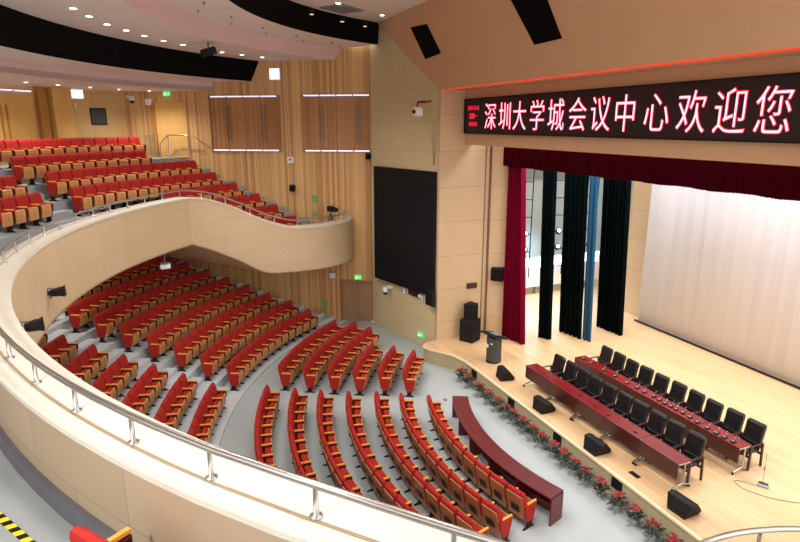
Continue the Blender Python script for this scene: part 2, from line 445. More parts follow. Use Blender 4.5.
# soffit slab under the balcony
b = MB(); st = []
for p in full:
    ang = atan2(-p[0], CB[1]-p[1])
    R = 21.7
    x, y = pol(R, ang, CB)
    t = 1.0
    if not inside(x, y):
        lo, hi = 0, 1
        for _ in range(30):
            k = (lo+hi)/2
            if inside(p[0]+(x-p[0])*k, p[1]+(y-p[1])*k): lo = k
            else: hi = k
        t = lo
    x, y = p[0]+(x-p[0])*t, p[1]+(y-p[1])*t
    st.append([(p[0],p[1],p[3]), (p[0],p[1],p[3]+.04), (x,y,p[3]+.04), (x,y,p[3])])
b.sweep(st)
struct(b.obj('ceiling_under_balcony', 'soffit'))

# ------------------------------------------------------------------ walls
def wallframe(s, z, o=0, side=-1):
    """point on the slatted side wall: s metres along from the corner, o metres off it"""
    x = W0[0]+WD[0]*s+WN[0]*o; y = W0[1]+WD[1]*s+WN[1]*o
    return (x, y, z)
WA = atan2(WD[1], WD[0])
def wallobj(b, name, m, parent=None): return b.obj(name, m, parent, (W0[0], W0[1], 0), WA)   # local x along, local -y into the hall
b = MB()
# slatted wall with a doorway at the bottom
b.box((-7.85, .15, 7.3), (12.5, .3, 10.6)); b.box((-7.85, .15, 1), (12.5, .3, 2.0)); b.box((-.8, .15, 7.3), (1.6, .3, 10.6))
struct(wallobj(b, 'wall_side', 'slat'))
# door in the slatted wall
b = MB(); b.box((-.8,.2,1.0),(1.6,.05,2.0)); b.box((-1.62, .1, 1.0), (.06, .34, 2.06)); b.box((-.03, .1, 1.0), (.06, .34, 2.06)); b.box((-.8, .1, 2.03), (1.6, .34, .06))
door = struct(wallobj(b, 'door_1', 'jambdark'))
for x in (-1.2, -.42):
    b = MB(); b.box((x, .12, 1.0), (.77, .06, 1.96)); wallobj(b, 'door_leaf', 'doorwood', None)
    o = COL.objects[-1]; o.parent = door; o.matrix_parent_inverse.identity(); o.location = (0,0,0); o.rotation_euler = (0,0,0)
    b = MB(); b.box((x+(.3 if x < -.8 else -.3), .075, 1.0), (.03, .04, .16)); h = b.obj('door_handle', 'grey', o)
# shutters
def shutter(n, x0, x1, z0, z1, slots):
    b = MB(); cx = (x0+x1)/2; w = x1-x0; h = z1-z0; cz = (z0+z1)/2
    b.box((x0-.03, -.03, cz), (.06, .1, h+.1)); b.box((x1+.03, -.03, cz), (.06, .1, h+.1))
    f = struct(wallobj(b, 'window_%d' % n, 'slat_panel'))
    b = MB(); b.box((cx, -.01, cz), (w, .05, h-.12)); p = b.obj('shutter_panel', 'slat_panel', f)
    for k, (z) in enumerate((z1, z0)):
        b = MB(); b.box((cx, -.035, z), (w+.06, .1, .09)); b.obj('window_sill' if k else 'window_frame', 'grey', f)
        for q in range(4):
            b = MB(); ww = (w-.1)/4; b.box((x0+.05+ww*(q+.5), -.1, z), (ww-.06, .04, .055)); b.obj('glow_strip', 'tube', f)
    for sx in slots:
        b = MB()
        for d in (-.07, .07): b.box((sx+d, -.045, cz), (.05, .03, h*.68))
        b.obj('air_slot', 'slot', f)
    return f
shutter(1, -7.40, -4.18, 7.95, 10.28, (-6.55, -4.93))
shutter(2, -3.10, -.04, 7.95, 10.30, (-2.25, -.62))
# splay wall holding the screen
SA = atan2(1.15, 4.6); S0 = (-11.85, 8.72)
def splay(b, name, m, parent=None): return b.obj(name, m, parent, (S0[0], S0[1], 0), SA)
b = MB(); b.box((2.35, .15, 6.5), (4.75, .3, 13.0)); struct(splay(b, 'wall_splay', 'beige_obj'))
# jambs of the stage opening
for sg in (-1, 1):
    b = MB()
    b.box((sg*7.42, 10.85, 5.5), (.3, 2.1, 11)); 
    b.box((sg*7.46, 11.96, 5.5), (.3, .1, 11))
    b.prism([(sg*7.27, 12.0), (sg*6.75, 12.75), (sg*7.0, 12.95), (sg*7.57, 12.0)], 0, 11)
    struct(b.obj('wall_jamb' if sg < 0 else 'wall_jamb_near', 'beige_jamb'))
b = MB(); b.box((-7.265,11.80,5.5),(.02,.05,10.9)); b.box((-7.24,12.02,5.5),(.06,.05,10.9)); struct(b.obj('trim_4','slot'))
# header over the stage
b = MB(); b.box((0, 11.0, 9.35), (14.5, .3, 2.0)); struct(b.obj('wall_header', 'header'))
b = MB()
sl = [(-7.42, 9.8, 10.31), (7.42, 9.8, 10.31), (11.9, 8.75, 13.35), (-11.9, 8.75, 13.35)]
b.add([sl[0], sl[1], (7.42,10.95,10.31), (-7.42,10.95,10.31), sl[3], sl[2], (12,11,13.4), (-12,11,13.4)],
      [(0,1,2,3), (0,4,5,1), (4,7,6,5), (3,2,6,7), (0,3,7,4), (1,5,6,2)])
struct(b.obj('ceiling_slope', 'header'))
b = MB(); b.tube([(-7.2, 9.84, 10.30), (7.2, 9.84, 10.30)], .025, 6)  # thin red emissive tube along the lip of the slope
tag(b.obj('glow_strip', 'redstrip'), 'red glowing strip along the lip above the red lettered display board', 'strip light')
# louvres on the slope
def on_slope(x, z): return (x, 9.8-(z-10.31)/2.9, z)
for k, (P, lab) in enumerate((([(-8.26,12.53),(-6.94,12.45),(-6.49,11.47),(-7.77,11.40)], 'small black slanting speaker opening above the corner of the beige wall'),
                       ([(-1.75,12.30),(-.23,12.04),(.01,11.15),(-1.12,11.17)], 'large black slanting speaker opening above the middle of the display board'))):
    if k == 1: P = [(-1.95,12.75),(-.45,12.75),(.01,11.15),(-1.12,11.13)]
    b = MB()
    fr = [on_slope(*p) for p in P]; bk = [(x, y-.03, z-.01) for x, y, z in fr]; fr = [(x, y+.1, z+.03) for x, y, z in fr]
    b.add(bk+fr, [(0,1,2,3),(4,7,6,5),(0,4,5,1),(1,5,6,2),(2,6,7,3),(3,7,4,0)])
    o = b.obj('speaker_grille', 'black'); tag(o, lab, 'speaker opening')
# back wall
b = MB(); te = tend(21.7, CB)
ring(b, [(21.7, 0), (21.7, 11.5), (21.95, 11.5), (21.95, 0)], CB, rad(-12), te, n=80)
struct(b.obj('wall_back', 'beige_back'))
# pilasters and recess of the back wall (upper level)
def backobj(b, name, m, ang, z=0, parent=None, R=21.7):
    x, y = pol(R, rad(ang), CB); return b.obj(name, m, parent, (x, y, z), -rad(ang))   # local +y into the hall
b = MB(); b.box((0, .2, 9.1), (.85, .4, 2.9)); struct(backobj(b, 'wall_pilaster', 'doorwood2', 46.6))
b = MB(); b.box((0, .12, 9.1), (.35, .24, 2.9)); struct(backobj(b, 'trim_2', 'jambdark', 44.6))
b = MB(); b.box((0, .08, 8.9), (2.6, .16, 2.5)); d2 = struct(backobj(b, 'door_2', 'doorwood2', 40.2))
b = MB()
for d in (-.12, .12): b.box((d, .18, 8.8), (.06, .05, 2.0))
b.obj('air_slot', 'jambdark', d2)
for q in range(3):
    b = MB(); b.box((-.9+q*.8, .2, 10.34), (.7, .06, .05)); b.obj('glow_strip', 'tube', d2)
# upper door in the side wall
b = MB(); b.box((-9.3, -.02, 8.8), (1.5, .06, 2.45)); d3 = struct(wallobj(b, 'door_3', 'doorwood2'))
b = MB(); b.box((-10.16, -.03, 8.8), (.2, .1, 2.5)); b.obj('door_jamb', 'jambdark', d3)

# ------------------------------------------------------------------ ceiling
b = MB(); ring(b, [(19.0, 10.53), (23.5, 10.53), (23.5, 10.7), (19.0, 10.7)], CE, n=72); struct(b.obj('ceiling_rear', 'ceil'))
b = MB(); ring(b, [(19.0, 10.53), (19.0, 10.95), (19.1, 10.95), (19.1, 10.71)], CE, n=72)
struct(b.obj('ceiling_rear_cove', 'ceil_pink'))
b = MB(); ring(b, [(17.38, 10.93), (19.0, 10.90), (19.0, 11.1), (17.38, 11.1)], CE, n=72); struct(b.obj('ceiling_rear_step', 'ceil'))
b = MB(); ring(b, [(17.38, 10.92), (17.02, 11.76), (17.35, 11.95), (17.7, 11.0)], CE, n=80); struct(b.obj('ceiling_louvre_rear', 'black'))
b = MB(); ring(b, [(14.1, 11.76), (17.02, 11.76), (17.02, 11.95), (14.1, 11.95)], CE, n=72); struct(b.obj('ceiling_middle', 'ceil'))
b = MB(); ring(b, [(14.1, 11.76), (13.85, 12.2), (13.95, 12.3), (14.2, 11.9)], CE, n=72); struct(b.obj('ceiling_middle_cove', 'ceil_pink'))
b = MB(); ring(b, [(12.2, 12.28), (13.95, 12.2), (13.95, 12.4), (12.2, 12.45)], CE, n=72); struct(b.obj('ceiling_middle_step', 'ceil'))
b = MB(); ring(b, [(12.2, 12.27), (12.1, 13.1), (12.25, 13.3), (12.4, 12.4)], CE, n=80); struct(b.obj('ceiling_louvre_front', 'black'))
b = MB(); te = tend(12.12, CE); P = [pol(12.12, -te+2*te*i/60, CE) for i in range(61)]
b.prism(P, 13.1, 13.3); struct(b.obj('ceiling_front', 'ceil'))
# downlights
b = MB(); b.lathe([(.05,0),(.05,-.02),(.025,-.03),(.02,-.07),(.005,-.075)], n=8); spk = b.mesh('sprinkler','vent')
for i in range(12):
    t = rad(22+i*4.6); x, y = pol(12.9+.55*(i % 2), t, CE)
    if not inside(x, y, .3): continue
    o = bpy.data.objects.new('ceiling_sprinkler', spk); COL.objects.link(o); o.location = (x, y, 12.24)
    tag(o, 'small grey sprinkler head, %s towards the timber wall, in ceiling between the black bands' % ORD[i], 'sprinkler', 'sprinklers in the ceiling between the bands')
dl = MB(); dl.lathe([(.085, 0), (.085, -.015), (.11, -.02), (.12, 0)], n=16); dlm = dl.mesh('trim_ring', 'white')
dg = MB(); dg.lathe([(.08, -.012), (.04, -.018), (.005, -.018)], n=16); dgm = dg.mesh('lamp_glass', 'lamp')
ring_names = {'a': 'in low ceiling over the top seats', 'b': 'beside long black ceiling band', 'c': 'past the short black ceiling band'}
spots = []
dls = {'b': [(-4.06,-1.5),(-5.09,-1.26),(-6.27,-.92),(-7.22,-.48),(-8.19,0),(-9.16,.56),(-9.97,1.2),(-11.69,2.67),(-12.24,3.49),(-12.83,4.37)],
       'a': [(-12.17,-4.0),(-13.26,-3.16),(-14.5,-2.2),(-15.56,-1.2),(-16.31,-.04)], 'c': [(-8.01,6.21),(-9.54,8.39)]}
for k, z in (('b', 11.76), ('a', 10.53), ('c', 13.1)):
    for i, (x, y) in enumerate(dls[k]):
        r = empty('downlight', (x, y, z-.001)); n = len(dls[k])
        tag(r, 'round downlight, %s towards the timber wall, %s' % (ORD[i], ring_names[k]), 'downlight', 'downlights in the ceiling')
        for me in (dlm, dgm):
            c = bpy.data.objects.new(me.name, me); COL.objects.link(c); c.parent = r
b = MB()
b.box((0, 0, -.03), (1.0, 1.3, .05))
v = b.obj('ceiling_vent', 'vent', None, (-8.82, 6.6, 13.1), rad(35)); v.name = 'air_vent'
tag(v, 'grey slatted air vent set in the upper ceiling between two downlights', 'air vent')
b = MB()
for i in range(8): b.box((0, -.55+i*.157, -.06), (.94, .03, .02))
b.obj('slat', 'grey', v)
# ------------------------------------------------------------------ things on the walls
def wbox(name, m, s, z, d, label, cat, off=0):
    b = MB(); b.rbox((0, -d[1]/2-off, 0), d, .01)
    p = wallframe(s, z); o = b.obj(name, m, None, p, WA); tag(o, label, cat); return o
o = wbox('wall_panel_light', 'white', -4.29, 11.21, (.5, .08, .5), 'square white panel high on the timber wall between the two shutters', 'wall panel')
b = MB(); b.box((0, -.09, 0), (.44, .02, .44)); b.obj('face', 'lit_white', o)
o = wbox('control_box', 'white', -3.75, 7.53, (.28, .1, .28), 'small white box on the timber wall below and between the shutters', 'control box')
b = MB(); b.box((0, -.105, .03), (.12, .02, .1)); b.obj('window', 'grey', o)
o = wbox('wall_notice', 'green', -2.7, 5.79, (.26, .02, .36), 'upright green notice on the timber wall above the balcony nose', 'notice')
o = wbox('wall_notice', 'green', -2.72, 5.12, (.3, .02, .18), 'low wide green notice on timber wall just above balcony nose rim', 'notice')
o = wbox('wall_notice', 'green', -2.39, .85, (.28, .02, .36), 'green notice on timber wall low down beside the brown double door', 'notice')
o = wbox('wall_notice', 'green', -2.41, .35, (.2, .02, .12), 'tiny pale green notice on timber wall close to the floor steps', 'notice')
o = wbox('emergency_light', 'white', -1.96, 2.24, (.26, .1, .26), 'white twin emergency light on timber wall under the balcony nose', 'emergency light')
for sx in (-.07, .07):
    b = MB(); b.lathe([(.045,0),(.05,.03),(.02,.05)], (0,0,0), 10)
    l = b.obj('lamp_head', 'grey', o, (sx, -.14, .14))
def exitsign(loc, rz, label):
    r = MB(); r.rbox((0,-.04,0), (.34,.06,.2), .03); o = r.obj('exit_sign', 'exit', None, loc, rz); tag(o, label, 'exit sign')
    b = MB()   # running figure and arrow
    b.box((-.07,-.075,.0), (.03,.01,.09)); b.box((-.05,-.075,.05),(.03,.01,.03)); b.box((-.095,-.075,-.045),(.05,.01,.02)); b.box((-.04,-.075,-.04),(.03,.01,.05))
    b.box((.06,-.075,0),(.09,.01,.02)); b.add([(.1,-.08,.04),(.14,-.08,0),(.1,-.08,-.04),(.1,-.07,.04),(.14,-.07,0),(.1,-.07,-.04)],[(0,2,1),(3,4,5),(0,1,4,3),(1,2,5,4),(2,0,3,5)])
    b.obj('pictogram', 'exit_white', o); return o
exitsign(wallframe(-.76, 2.19), WA, 'glowing green exit sign over the brown double door')
exitsign(wallframe(-9.41, 10.42, .02), WA, 'glowing green exit sign under the low ceiling over the honey coloured door')
exitsign((S0[0]+3.6*cos(SA), S0[1]+3.6*sin(SA), .5), SA, 'green exit sign low on beige wall beside the stage corner')
def wall_spot(loc, rz, label, s=1, col='blackmetal'):
    r = empty('wall_speaker', loc, rz); tag(r, label, 'speaker')
    b = MB(); b.box((0,-.04,-.1*s), (.06,.08,.12*s)); b.obj('bracket', 'grey', r)
    b = MB(); b.rbox((0,-.2*s,0), (.24*s,.24*s,.28*s), .03, tilt=-.25); b.obj('cabinet', col, r)
    b = MB(); b.rbox((0,-.33*s,-.03*s), (.2*s,.02,.24*s), .005, tilt=-.25); b.obj('grille', 'grille', r); return r
wall_spot(wallframe(-3.67, 6.3), WA, 'little dark speaker on the timber wall above the balcony steps', 1.0)
wall_spot(wallframe(-.17, 7.73), WA, 'little dark speaker in the timber wall corner beside the tall black screen', .9)
b = MB(); b.rbox((0,-.06,0),(.28,.1,.28),.02); o = b.obj('control_box','white',None,wallframe(-10.34,10.07),WA); tag(o,'small white box beside the honey coloured door under low ceiling','control box')
# camera near back wall
def dome_cam(loc, rz, label, s=1):
    r = empty('security_camera', loc, rz); tag(r, label, 'security camera')
    b = MB(); b.box((0,-.05*s,.08*s),(.12*s,.1*s,.1*s)); b.tube([(0,-.08*s,.1*s),(0,-.2*s,.08*s)],.02*s,6); b.obj('bracket','white',r)
    b = MB(); b.lathe([(.01,.1*s),(.08*s,.09*s),(.09*s,.02*s),(.09*s,-.03*s),(.085*s,-.05*s)],(0,-.22*s,0),14); b.obj('housing','white',r)
    b = MB(); b.lathe([(.085*s,-.05*s),(.075*s,-.1*s),(.04*s,-.14*s),(.005,-.15*s)],(0,-.22*s,0),14); b.obj('dome','blackmetal',r); return r
x, y = pol(21.6, rad(55.4), CB)
dome_cam((x, y, 10.2), pi-rad(56), 'white and black dome camera on the balcony back wall beside exit sign', 1.3)
sp = lambda s, z, o=0: (S0[0]+s*cos(SA)+o*sin(SA), S0[1]+s*sin(SA)-o*cos(SA), z)
dome_cam(sp(1.44, 2.0), SA, 'white dome camera under the tall black screen', 1.4)
b = MB(); b.rbox((0,-.05,0),(.24,.1,.3),.03); o = b.obj('emergency_light','white',None,sp(2.4,2.18),SA); tag(o,'white emergency light with dark figure below the tall black screen','emergency light')
b = MB(); b.box((0,-.105,.02),(.05,.02,.15)); b.box((0,-.105,-.05),(.1,.02,.03)); b.obj('pictogram','blackmetal',o)
b = MB(); b.rbox((0,-.06,0),(.62,.1,.28),.01); o = b.obj('led_clock','blackmetal',None,sp(3.14,2.26),SA); tag(o,'small black display box with dim red digits under the tall screen','clock')
b = MB()
for k in range(4): b.box((-.2+k*.13,-.115,0),(.07,.01,.12))
b.obj('digits','clock',o)
b = MB(); b.rbox((0,-.05,0),(.3,.1,.28),.02); o = b.obj('control_box','white',None,sp(3.61,2.1),SA); tag(o,'white box on beige wall beside the black hanging speaker','control box')
b = MB(); b.box((-.06,-.105,0),(.08,.02,.16)); b.box((.07,-.105,0),(.08,.02,.16)); b.obj('keypad','grey',o)
r = empty('hanging_speaker', sp(4.42, 2.32), SA); tag(r, 'black hanging speaker at lower corner of the tall screen', 'speaker')
b = MB(); b.xprism([(-.1,-.36),(-.28,-.28),(-.3,.3),(-.1,.34)], -.2, .2, .02); b.obj('cabinet','blackmetal',r)
b = MB(); b.box((0,-.06,.1),(.1,.14,.1)); b.obj('bracket','grey',r)
b = MB(); b.box((0,-.305,.01),(.34,.02,.5)); b.obj('grille','grille',r)
# tall screen
b = MB(); b.box((-1.98,-.05,4.86),(3.96,.1,4.9))
sx_, sy_, _z = sp(4.52, 0, .04); SR = SA+rad(1.5)
o = b.obj('wall_screen','screen',None,(sx_,sy_,0),SR); tag(o,'tall black screen on the beige wall beside the stage','screen')
b = MB()
for x0 in (-3.975, -.005): b.box((x0,-.05,4.86),(.03,.12,4.96))
for z0 in (7.325, 2.395): b.box((-1.99,-.05,z0),(4.0,.12,.03))
b.obj('frame','blackmetal',o)
b = MB(); b.box((-3.4,.03,6.5),(.08,.12,.08)); b.box((-3.4,.03,3.3),(.08,.12,.08)); b.obj('bracket','grey',o)
# microphone-like horn above on the splay wall
r = empty('wall_horn', sp(3.84, 9.8), SA); tag(r,'white projector box on a red bracket high on the beige wall','projector')
b = MB(); b.rbox((0,-.45,-.25),(.3,.3,.34),.04); b.obj('housing','white',r)
b = MB(); b.lathe([(.07,0),(.08,.05)],(0,0,0),12); q = b.obj('lens','blackmetal',r,(0,-.6,-.25)); q.rotation_euler=(rad(90),0,0)
b = MB(); b.tube([(-.05,-.02,.1),(-.05,-.4,.1),(-.05,-.45,-.08)],.04,8); b.tube([(.3,-.02,.12),(-.05,-.3,.12)],.03,8); b.obj('bracket','redside',r)
b = MB(); b.tube([(.3,-.03,.1),(.4,-.03,-.6),(.38,-.03,-1.4),(.48,-.03,-2.2),(.55,-.03,-1.2),(.5,-.03,-.2)],.02,6); b.obj('cable','beige_obj',r)
# speakers on the jamb
r = empty('wall_speaker', (-6.95, 12.35, 3.2), pi/2); r.rotation_euler=(0,0,-rad(50)-pi/2+pi*1.0); tag(r,'square black speaker on the beige jamb beside the crimson curtain','speaker')
b = MB(); b.rbox((0,0,0),(.5,.35,.55),.03); b.obj('cabinet','blackmetal',r)
b = MB(); b.rbox((0,-.18,0),(.44,.03,.49),.01); b.obj('grille','grille',r)
b = MB(); b.rbox((0,0,0),(.06,.45,.22),.01); o = b.obj('wall_socket','chairwood',None,(-7.22,11.32,2.75)); tag(o,'small dark box on the beige jamb above the stacked speakers','socket box')
# back wall things
def backthing(name, m, ang, z, d, label, cat, o=0):
    b = MB(); b.rbox((0, d[1]/2+.005, 0), d, .005); x, y = pol(21.7-o, rad(ang), CB); q = b.obj(name, m, None, (x, y, z), -rad(ang)); return tag(q, label, cat)
t = lambda x, y: deg(atan2(-x, 11.3-y))
o = backthing('framed_poster','blackmetal', t(-16.95,-2.2), 9.42, (.75,.04,.72), 'dark framed poster on the yellow balcony back wall','poster')
b = MB(); b.box((0,.045,0),(.66,.02,.63)); b.obj('picture','poster',o)
o = backthing('lit_panel','white', t(-16.45,-2.95), 10.33, (.6,.05,.4), 'glowing white panel under the low ceiling of the back wall','light panel')
b = MB(); b.box((0,.055,0),(.54,.02,.34)); b.obj('face','lit_white',o)
o = backthing('control_box','white', t(-16.35,-3.05), 9.85, (.1,.04,.2), 'tiny white box below the glowing panel on back wall','control box')

# ------------------------------------------------------------------ stage
b = MB()
front = [(-7.28, 9.82), (-7.18, 9.35), (-7.0, 9.1), (-6.8, 9.04), (-6.5, 9.12), (-6.1, 9.4), (-5.6, 9.72), (-4.9, 9.86), (-4.2, 9.88), (9.0, 9.88)]
b.prism(front+[(9.0, 24), (-14, 24), (-14, 12.2), (-7.28, 12.0)], .0, .57)
struct(b.obj('floor_stage_base', 'fascia'))
b = MB()
fr2 = [(x, y-.04) for x, y in front]
b.prism(fr2+[(9.0, 24), (-14, 24), (-14, 12.2), (-7.28, 12.0)], .57, .6)
struct(b.obj('floor_stage', 'stage'))
b = MB()
b.sweep([[(x,y-.055,.55),(x,y-.055,.605),(x,y+.03,.605),(x,y+.03,.55)] for x, y in front]); struct(b.obj('trim_stage_edge','edge'))
for k, x in enumerate((-4.31,-1.89,.5,2.88,5.2)):
    if x > 4: continue
    b = MB(); b.box((0,-.01,0),(.34,.03,.26)); o = b.obj('fascia_vent','blackmetal',None,(x,9.87,.36))
    tag(o,'black vent in the stage front, %s from the lectern end' % ORD[k],'vent','vents in the stage front')
    b = MB()
    for q in range(4): b.box((0,-.03,-.09+q*.06),(.3,.01,.015))
    b.obj('slat','grille',o)

# drapes
def drape(name, x0, x1, y, z0, z1, amp, folds, m, label, cat='curtain', slant=0, ph=0, thick=.06, ragged=0, lean=0, narrow=0):
    n = max(16, int(folds*8)); b = MB(); st = []
    r = random.Random(int(abs(x0*37)+abs(y*11)))
    offs = [r.uniform(-.4, .4) for _ in range(int(folds)+3)]
    for i in range(n+1):
        t = i/n; x = x0+(x1-x0)*t; f = t*folds*2*pi+ph+offs[int(t*folds)]*.5*sin(t*folds*pi)**2
        yy = y+slant*t+amp*sin(f)+amp*.35*sin(2.3*f+1)
        zz = z0+ragged*(.5+.5*sin(5*f*.37+1)*sin(2.1*f))
        xt = x+lean-narrow*t; xm = (x+xt)/2
        st.append([(x,yy,zz),(xm,yy,(zz+z1)/2),(xt,yy,z1),(xt,yy+thick,z1),(xm,yy+thick,(zz+z1)/2),(x,yy+thick,zz)])
    b.sweep(st, smooth=True)
    o = b.obj(name, m, weld=True); tag(o, label, cat); return o
drape('stage_curtain', -6.75, -5.5, 12.55, .62, 9.6, .1, 7, 'redcurtain', 'crimson velvet curtain gathered at the side of the stage', slant=.2, narrow=.75)
o = drape('stage_valance', -7.2, 7.2, 12.4, 7.5, 9.6, .02, 34, 'valance', 'dark maroon velvet valance hanging across the top of the stage opening', 'valance', ragged=.06)
drape('side_curtain', -6.0, -5.55, 13.8, .62, 11, .08, 4, 'blackcurtain', 'narrow black side curtain next to the crimson curtain', slant=.25, lean=-.5)
drape('side_curtain', -6.3, -5.12, 15.05, .62, 11, .08, 5, 'blackcurtain', 'dark green black side curtain joined to the teal blue drape', slant=.2, lean=-.5)
drape('side_curtain', -5.1, -4.72, 15.3, .62, 11, .06, 2, 'bluecurtain', 'narrow teal blue curtain between two dark side curtains', slant=.1, lean=-.5)
drape('side_curtain', -6.2, -4.8, 16.95, .62, 11, .09, 7, 'blackcurtain', 'wide dark side curtain closest to the white backdrop', slant=.1, lean=-.55)
drape('backdrop_cloth', -6.05, 9.0, 19.15, .64, 12, .008, 24, 'cyc', 'large white backdrop cloth across the rear of the stage', 'backdrop', slant=-.25)
b = MB(); b.tube([(-6.05,18.98,.66),(9,18.78,.66)],.04,6); o = b.obj('batten','blackmetal'); tag(o,'thin dark batten along the foot of the white backdrop','batten')
b = MB(); b.box((-6.75,19.7,6.3),(1.5,.3,11.4)); struct(b.obj('wall_stage_rear','beige_jamb'))
b = MB(); b.box((0,24,6),(28,.3,12)); struct(b.obj('wall_stage_back','wing'))
# wing behind the drapes
b = MB(); b.box((-13.9,18,6.3),(.3,12,11.4)); struct(b.obj('wall_wing','wing'))
b = MB(); b.box((-11.4,17.6,1.5),(.25,7.6,1.0)); struct(b.obj('wall_wing_parapet','white'))
b = MB(); b.box((-11.45,17.6,2.25),(.15,7.6,.5)); w = struct(b.obj('window_3','daylight'))
for k in range(6):
    b = MB(); b.box((-11.35,14.4+k*1.25,2.25),(.08,.06,.5)); b.obj('window_frame','white',w)
b = MB(); b.box((-11.5,17.6,5.3),(.2,7.6,5.6)); struct(b.obj('wall_wing_upper','wing'))
b = MB(); b.box((-11.38,17.6,6.75),(.1,7.6,.55)); struct(b.obj('trim_wing','grey'))
for k in range(3):
    b = MB(); b.box((-11.4,14.2+k*3.2,.8),(.12,.12,.4)); struct(b.obj('wall_wing_post','grey'))
# lighting ladders
for k, (x, y, lab) in enumerate(((-8.0,14.3,'black lighting ladder hung between the crimson and black curtains'),(-8.0,16.02,'black lighting ladder hung between the black and dark green curtains'),
                                 (-8.0,17.75,'black lighting ladder hung beside the teal blue curtain'))):
    r = empty('lighting_ladder', (x, y, 0)); tag(r, lab, 'lighting ladder', 'lighting ladders in the stage wing')
    b = MB()
    for s_ in (-.22, .22): b.tube([(s_*.4, s_, 2.6), (s_*.4, s_, 9.5)], .025, 6)
    b.obj('rail','blackmetal',r)
    for q in range(9):
        b = MB(); b.tube([(-.09,-.22,3.0+q*.75),(.09,.22,3.0+q*.75)],.02,6); b.obj('rung','blackmetal',r)
    for z in (4.55, 3.85):
        b = MB(); b.lathe([(.06,-.12),(.12,-.05),(.13,.12),(.12,.14)],(0,0,0),12); h = b.obj('lamp_head','blackmetal',r,(.15,-.12,z)); h.rotation_euler=(rad(60),0,rad(70))
        b = MB(); b.lathe([(.115,.13),(.06,.145),(.004,.15)],(0,0,0),12); b.obj('lens','stagelamp',h)
# ------------------------------------------------------------------ display board
b = MB(); b.box((0,10.8,9.375),(14.2,.12,1.19)); board = tag(b.obj('led_display_board','ledboard'),'long black display board with glowing red Chinese characters above the stage','display board')
b = MB()
for z in (8.77, 9.98): b.box((0,10.79,z),(14.24,.16,.03))
for x in (-7.11, 7.11): b.box((x,10.79,9.375),(.03,.16,1.22))
b.obj('frame','blackmetal',board)
def text(s, x, z, h, wscale, name, m, y=10.73, off=.0, bold=0, y2=None):
    cu = bpy.data.curves.new(name, 'FONT'); cu.body = s; cu.size = h; cu.align_x = 'CENTER'; cu.align_y = 'CENTER'
    cu.extrude = .004; cu.offset = bold
    o = bpy.data.objects.new('tmp', cu); COL.objects.link(o)
    dg = bpy.context.evaluated_depsgraph_get(); me = bpy.data.meshes.new_from_object(o.evaluated_get(dg))
    bpy.data.objects.remove(o)
    if len(me.vertices):
        xs = [v.co.x for v in me.vertices]; ys = [v.co.y for v in me.vertices]
        cx, cy = (min(xs)+max(xs))/2, (min(ys)+max(ys))/2
        for v in me.vertices: v.co.x -= cx; v.co.y -= cy
    me.materials.clear(); me.materials.append(M[m])
    q = bpy.data.objects.new(name, me); COL.objects.link(q); q.parent = board
    q.location = (x, y, z); q.rotation_euler = (rad(90), 0, 0); q.scale = (wscale, 1, 1); return q
chars = '深圳大学城会议中心欢迎您'
cx = [-5.33,-4.42,-3.56,-2.62,-1.7,-.76,.15,1.02,2.02,2.98,3.92,4.82]
for ch, x in zip(chars, cx):
    text(ch, x+.04, 9.36, .97, .82, 'character', 'ledtext', 10.725, bold=-.011)
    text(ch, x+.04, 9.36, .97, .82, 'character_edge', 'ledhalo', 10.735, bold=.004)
text('2019-12-16', -6.48, 9.66, .2, .85, 'date_text', 'ledhalo', 10.73, bold=.004)
text('星期一', -6.48, 9.38, .21, .9, 'weekday_text', 'ledhalo', 10.73, bold=.004)
text('10:18:18', -6.48, 9.10, .2, .85, 'time_text', 'ledhalo', 10.73, bold=.004)
# ------------------------------------------------------------------ camera
F = 580.0; PT = math.atan(147/F); YW = rad(22.4); CAM = (12.6, 0.0, 9.1)
cam = bpy.data.cameras.new('camera'); cam.sensor_width = 36; cam.lens = F/800*36; cam.clip_end = 200; cam.clip_start = .05
co = bpy.data.objects.new('camera', cam); COL.objects.link(co); SC.camera = co
co.location = CAM; co.rotation_euler = (pi/2-PT, 0, pi/2-YW)
def proj(x, y, z):
    x, y, z = x-CAM[0], y-CAM[1], z-CAM[2]
    a = -x; f = a*cos(YW)+y*sin(YW); r = -a*sin(YW)+y*cos(YW)
    c = f*cos(PT)-z*sin(PT); V = -f*sin(PT)-z*cos(PT)
    return (400+F*r/c, 271+F*V/c, c) if c > .1 else (9999, 9999, -1)

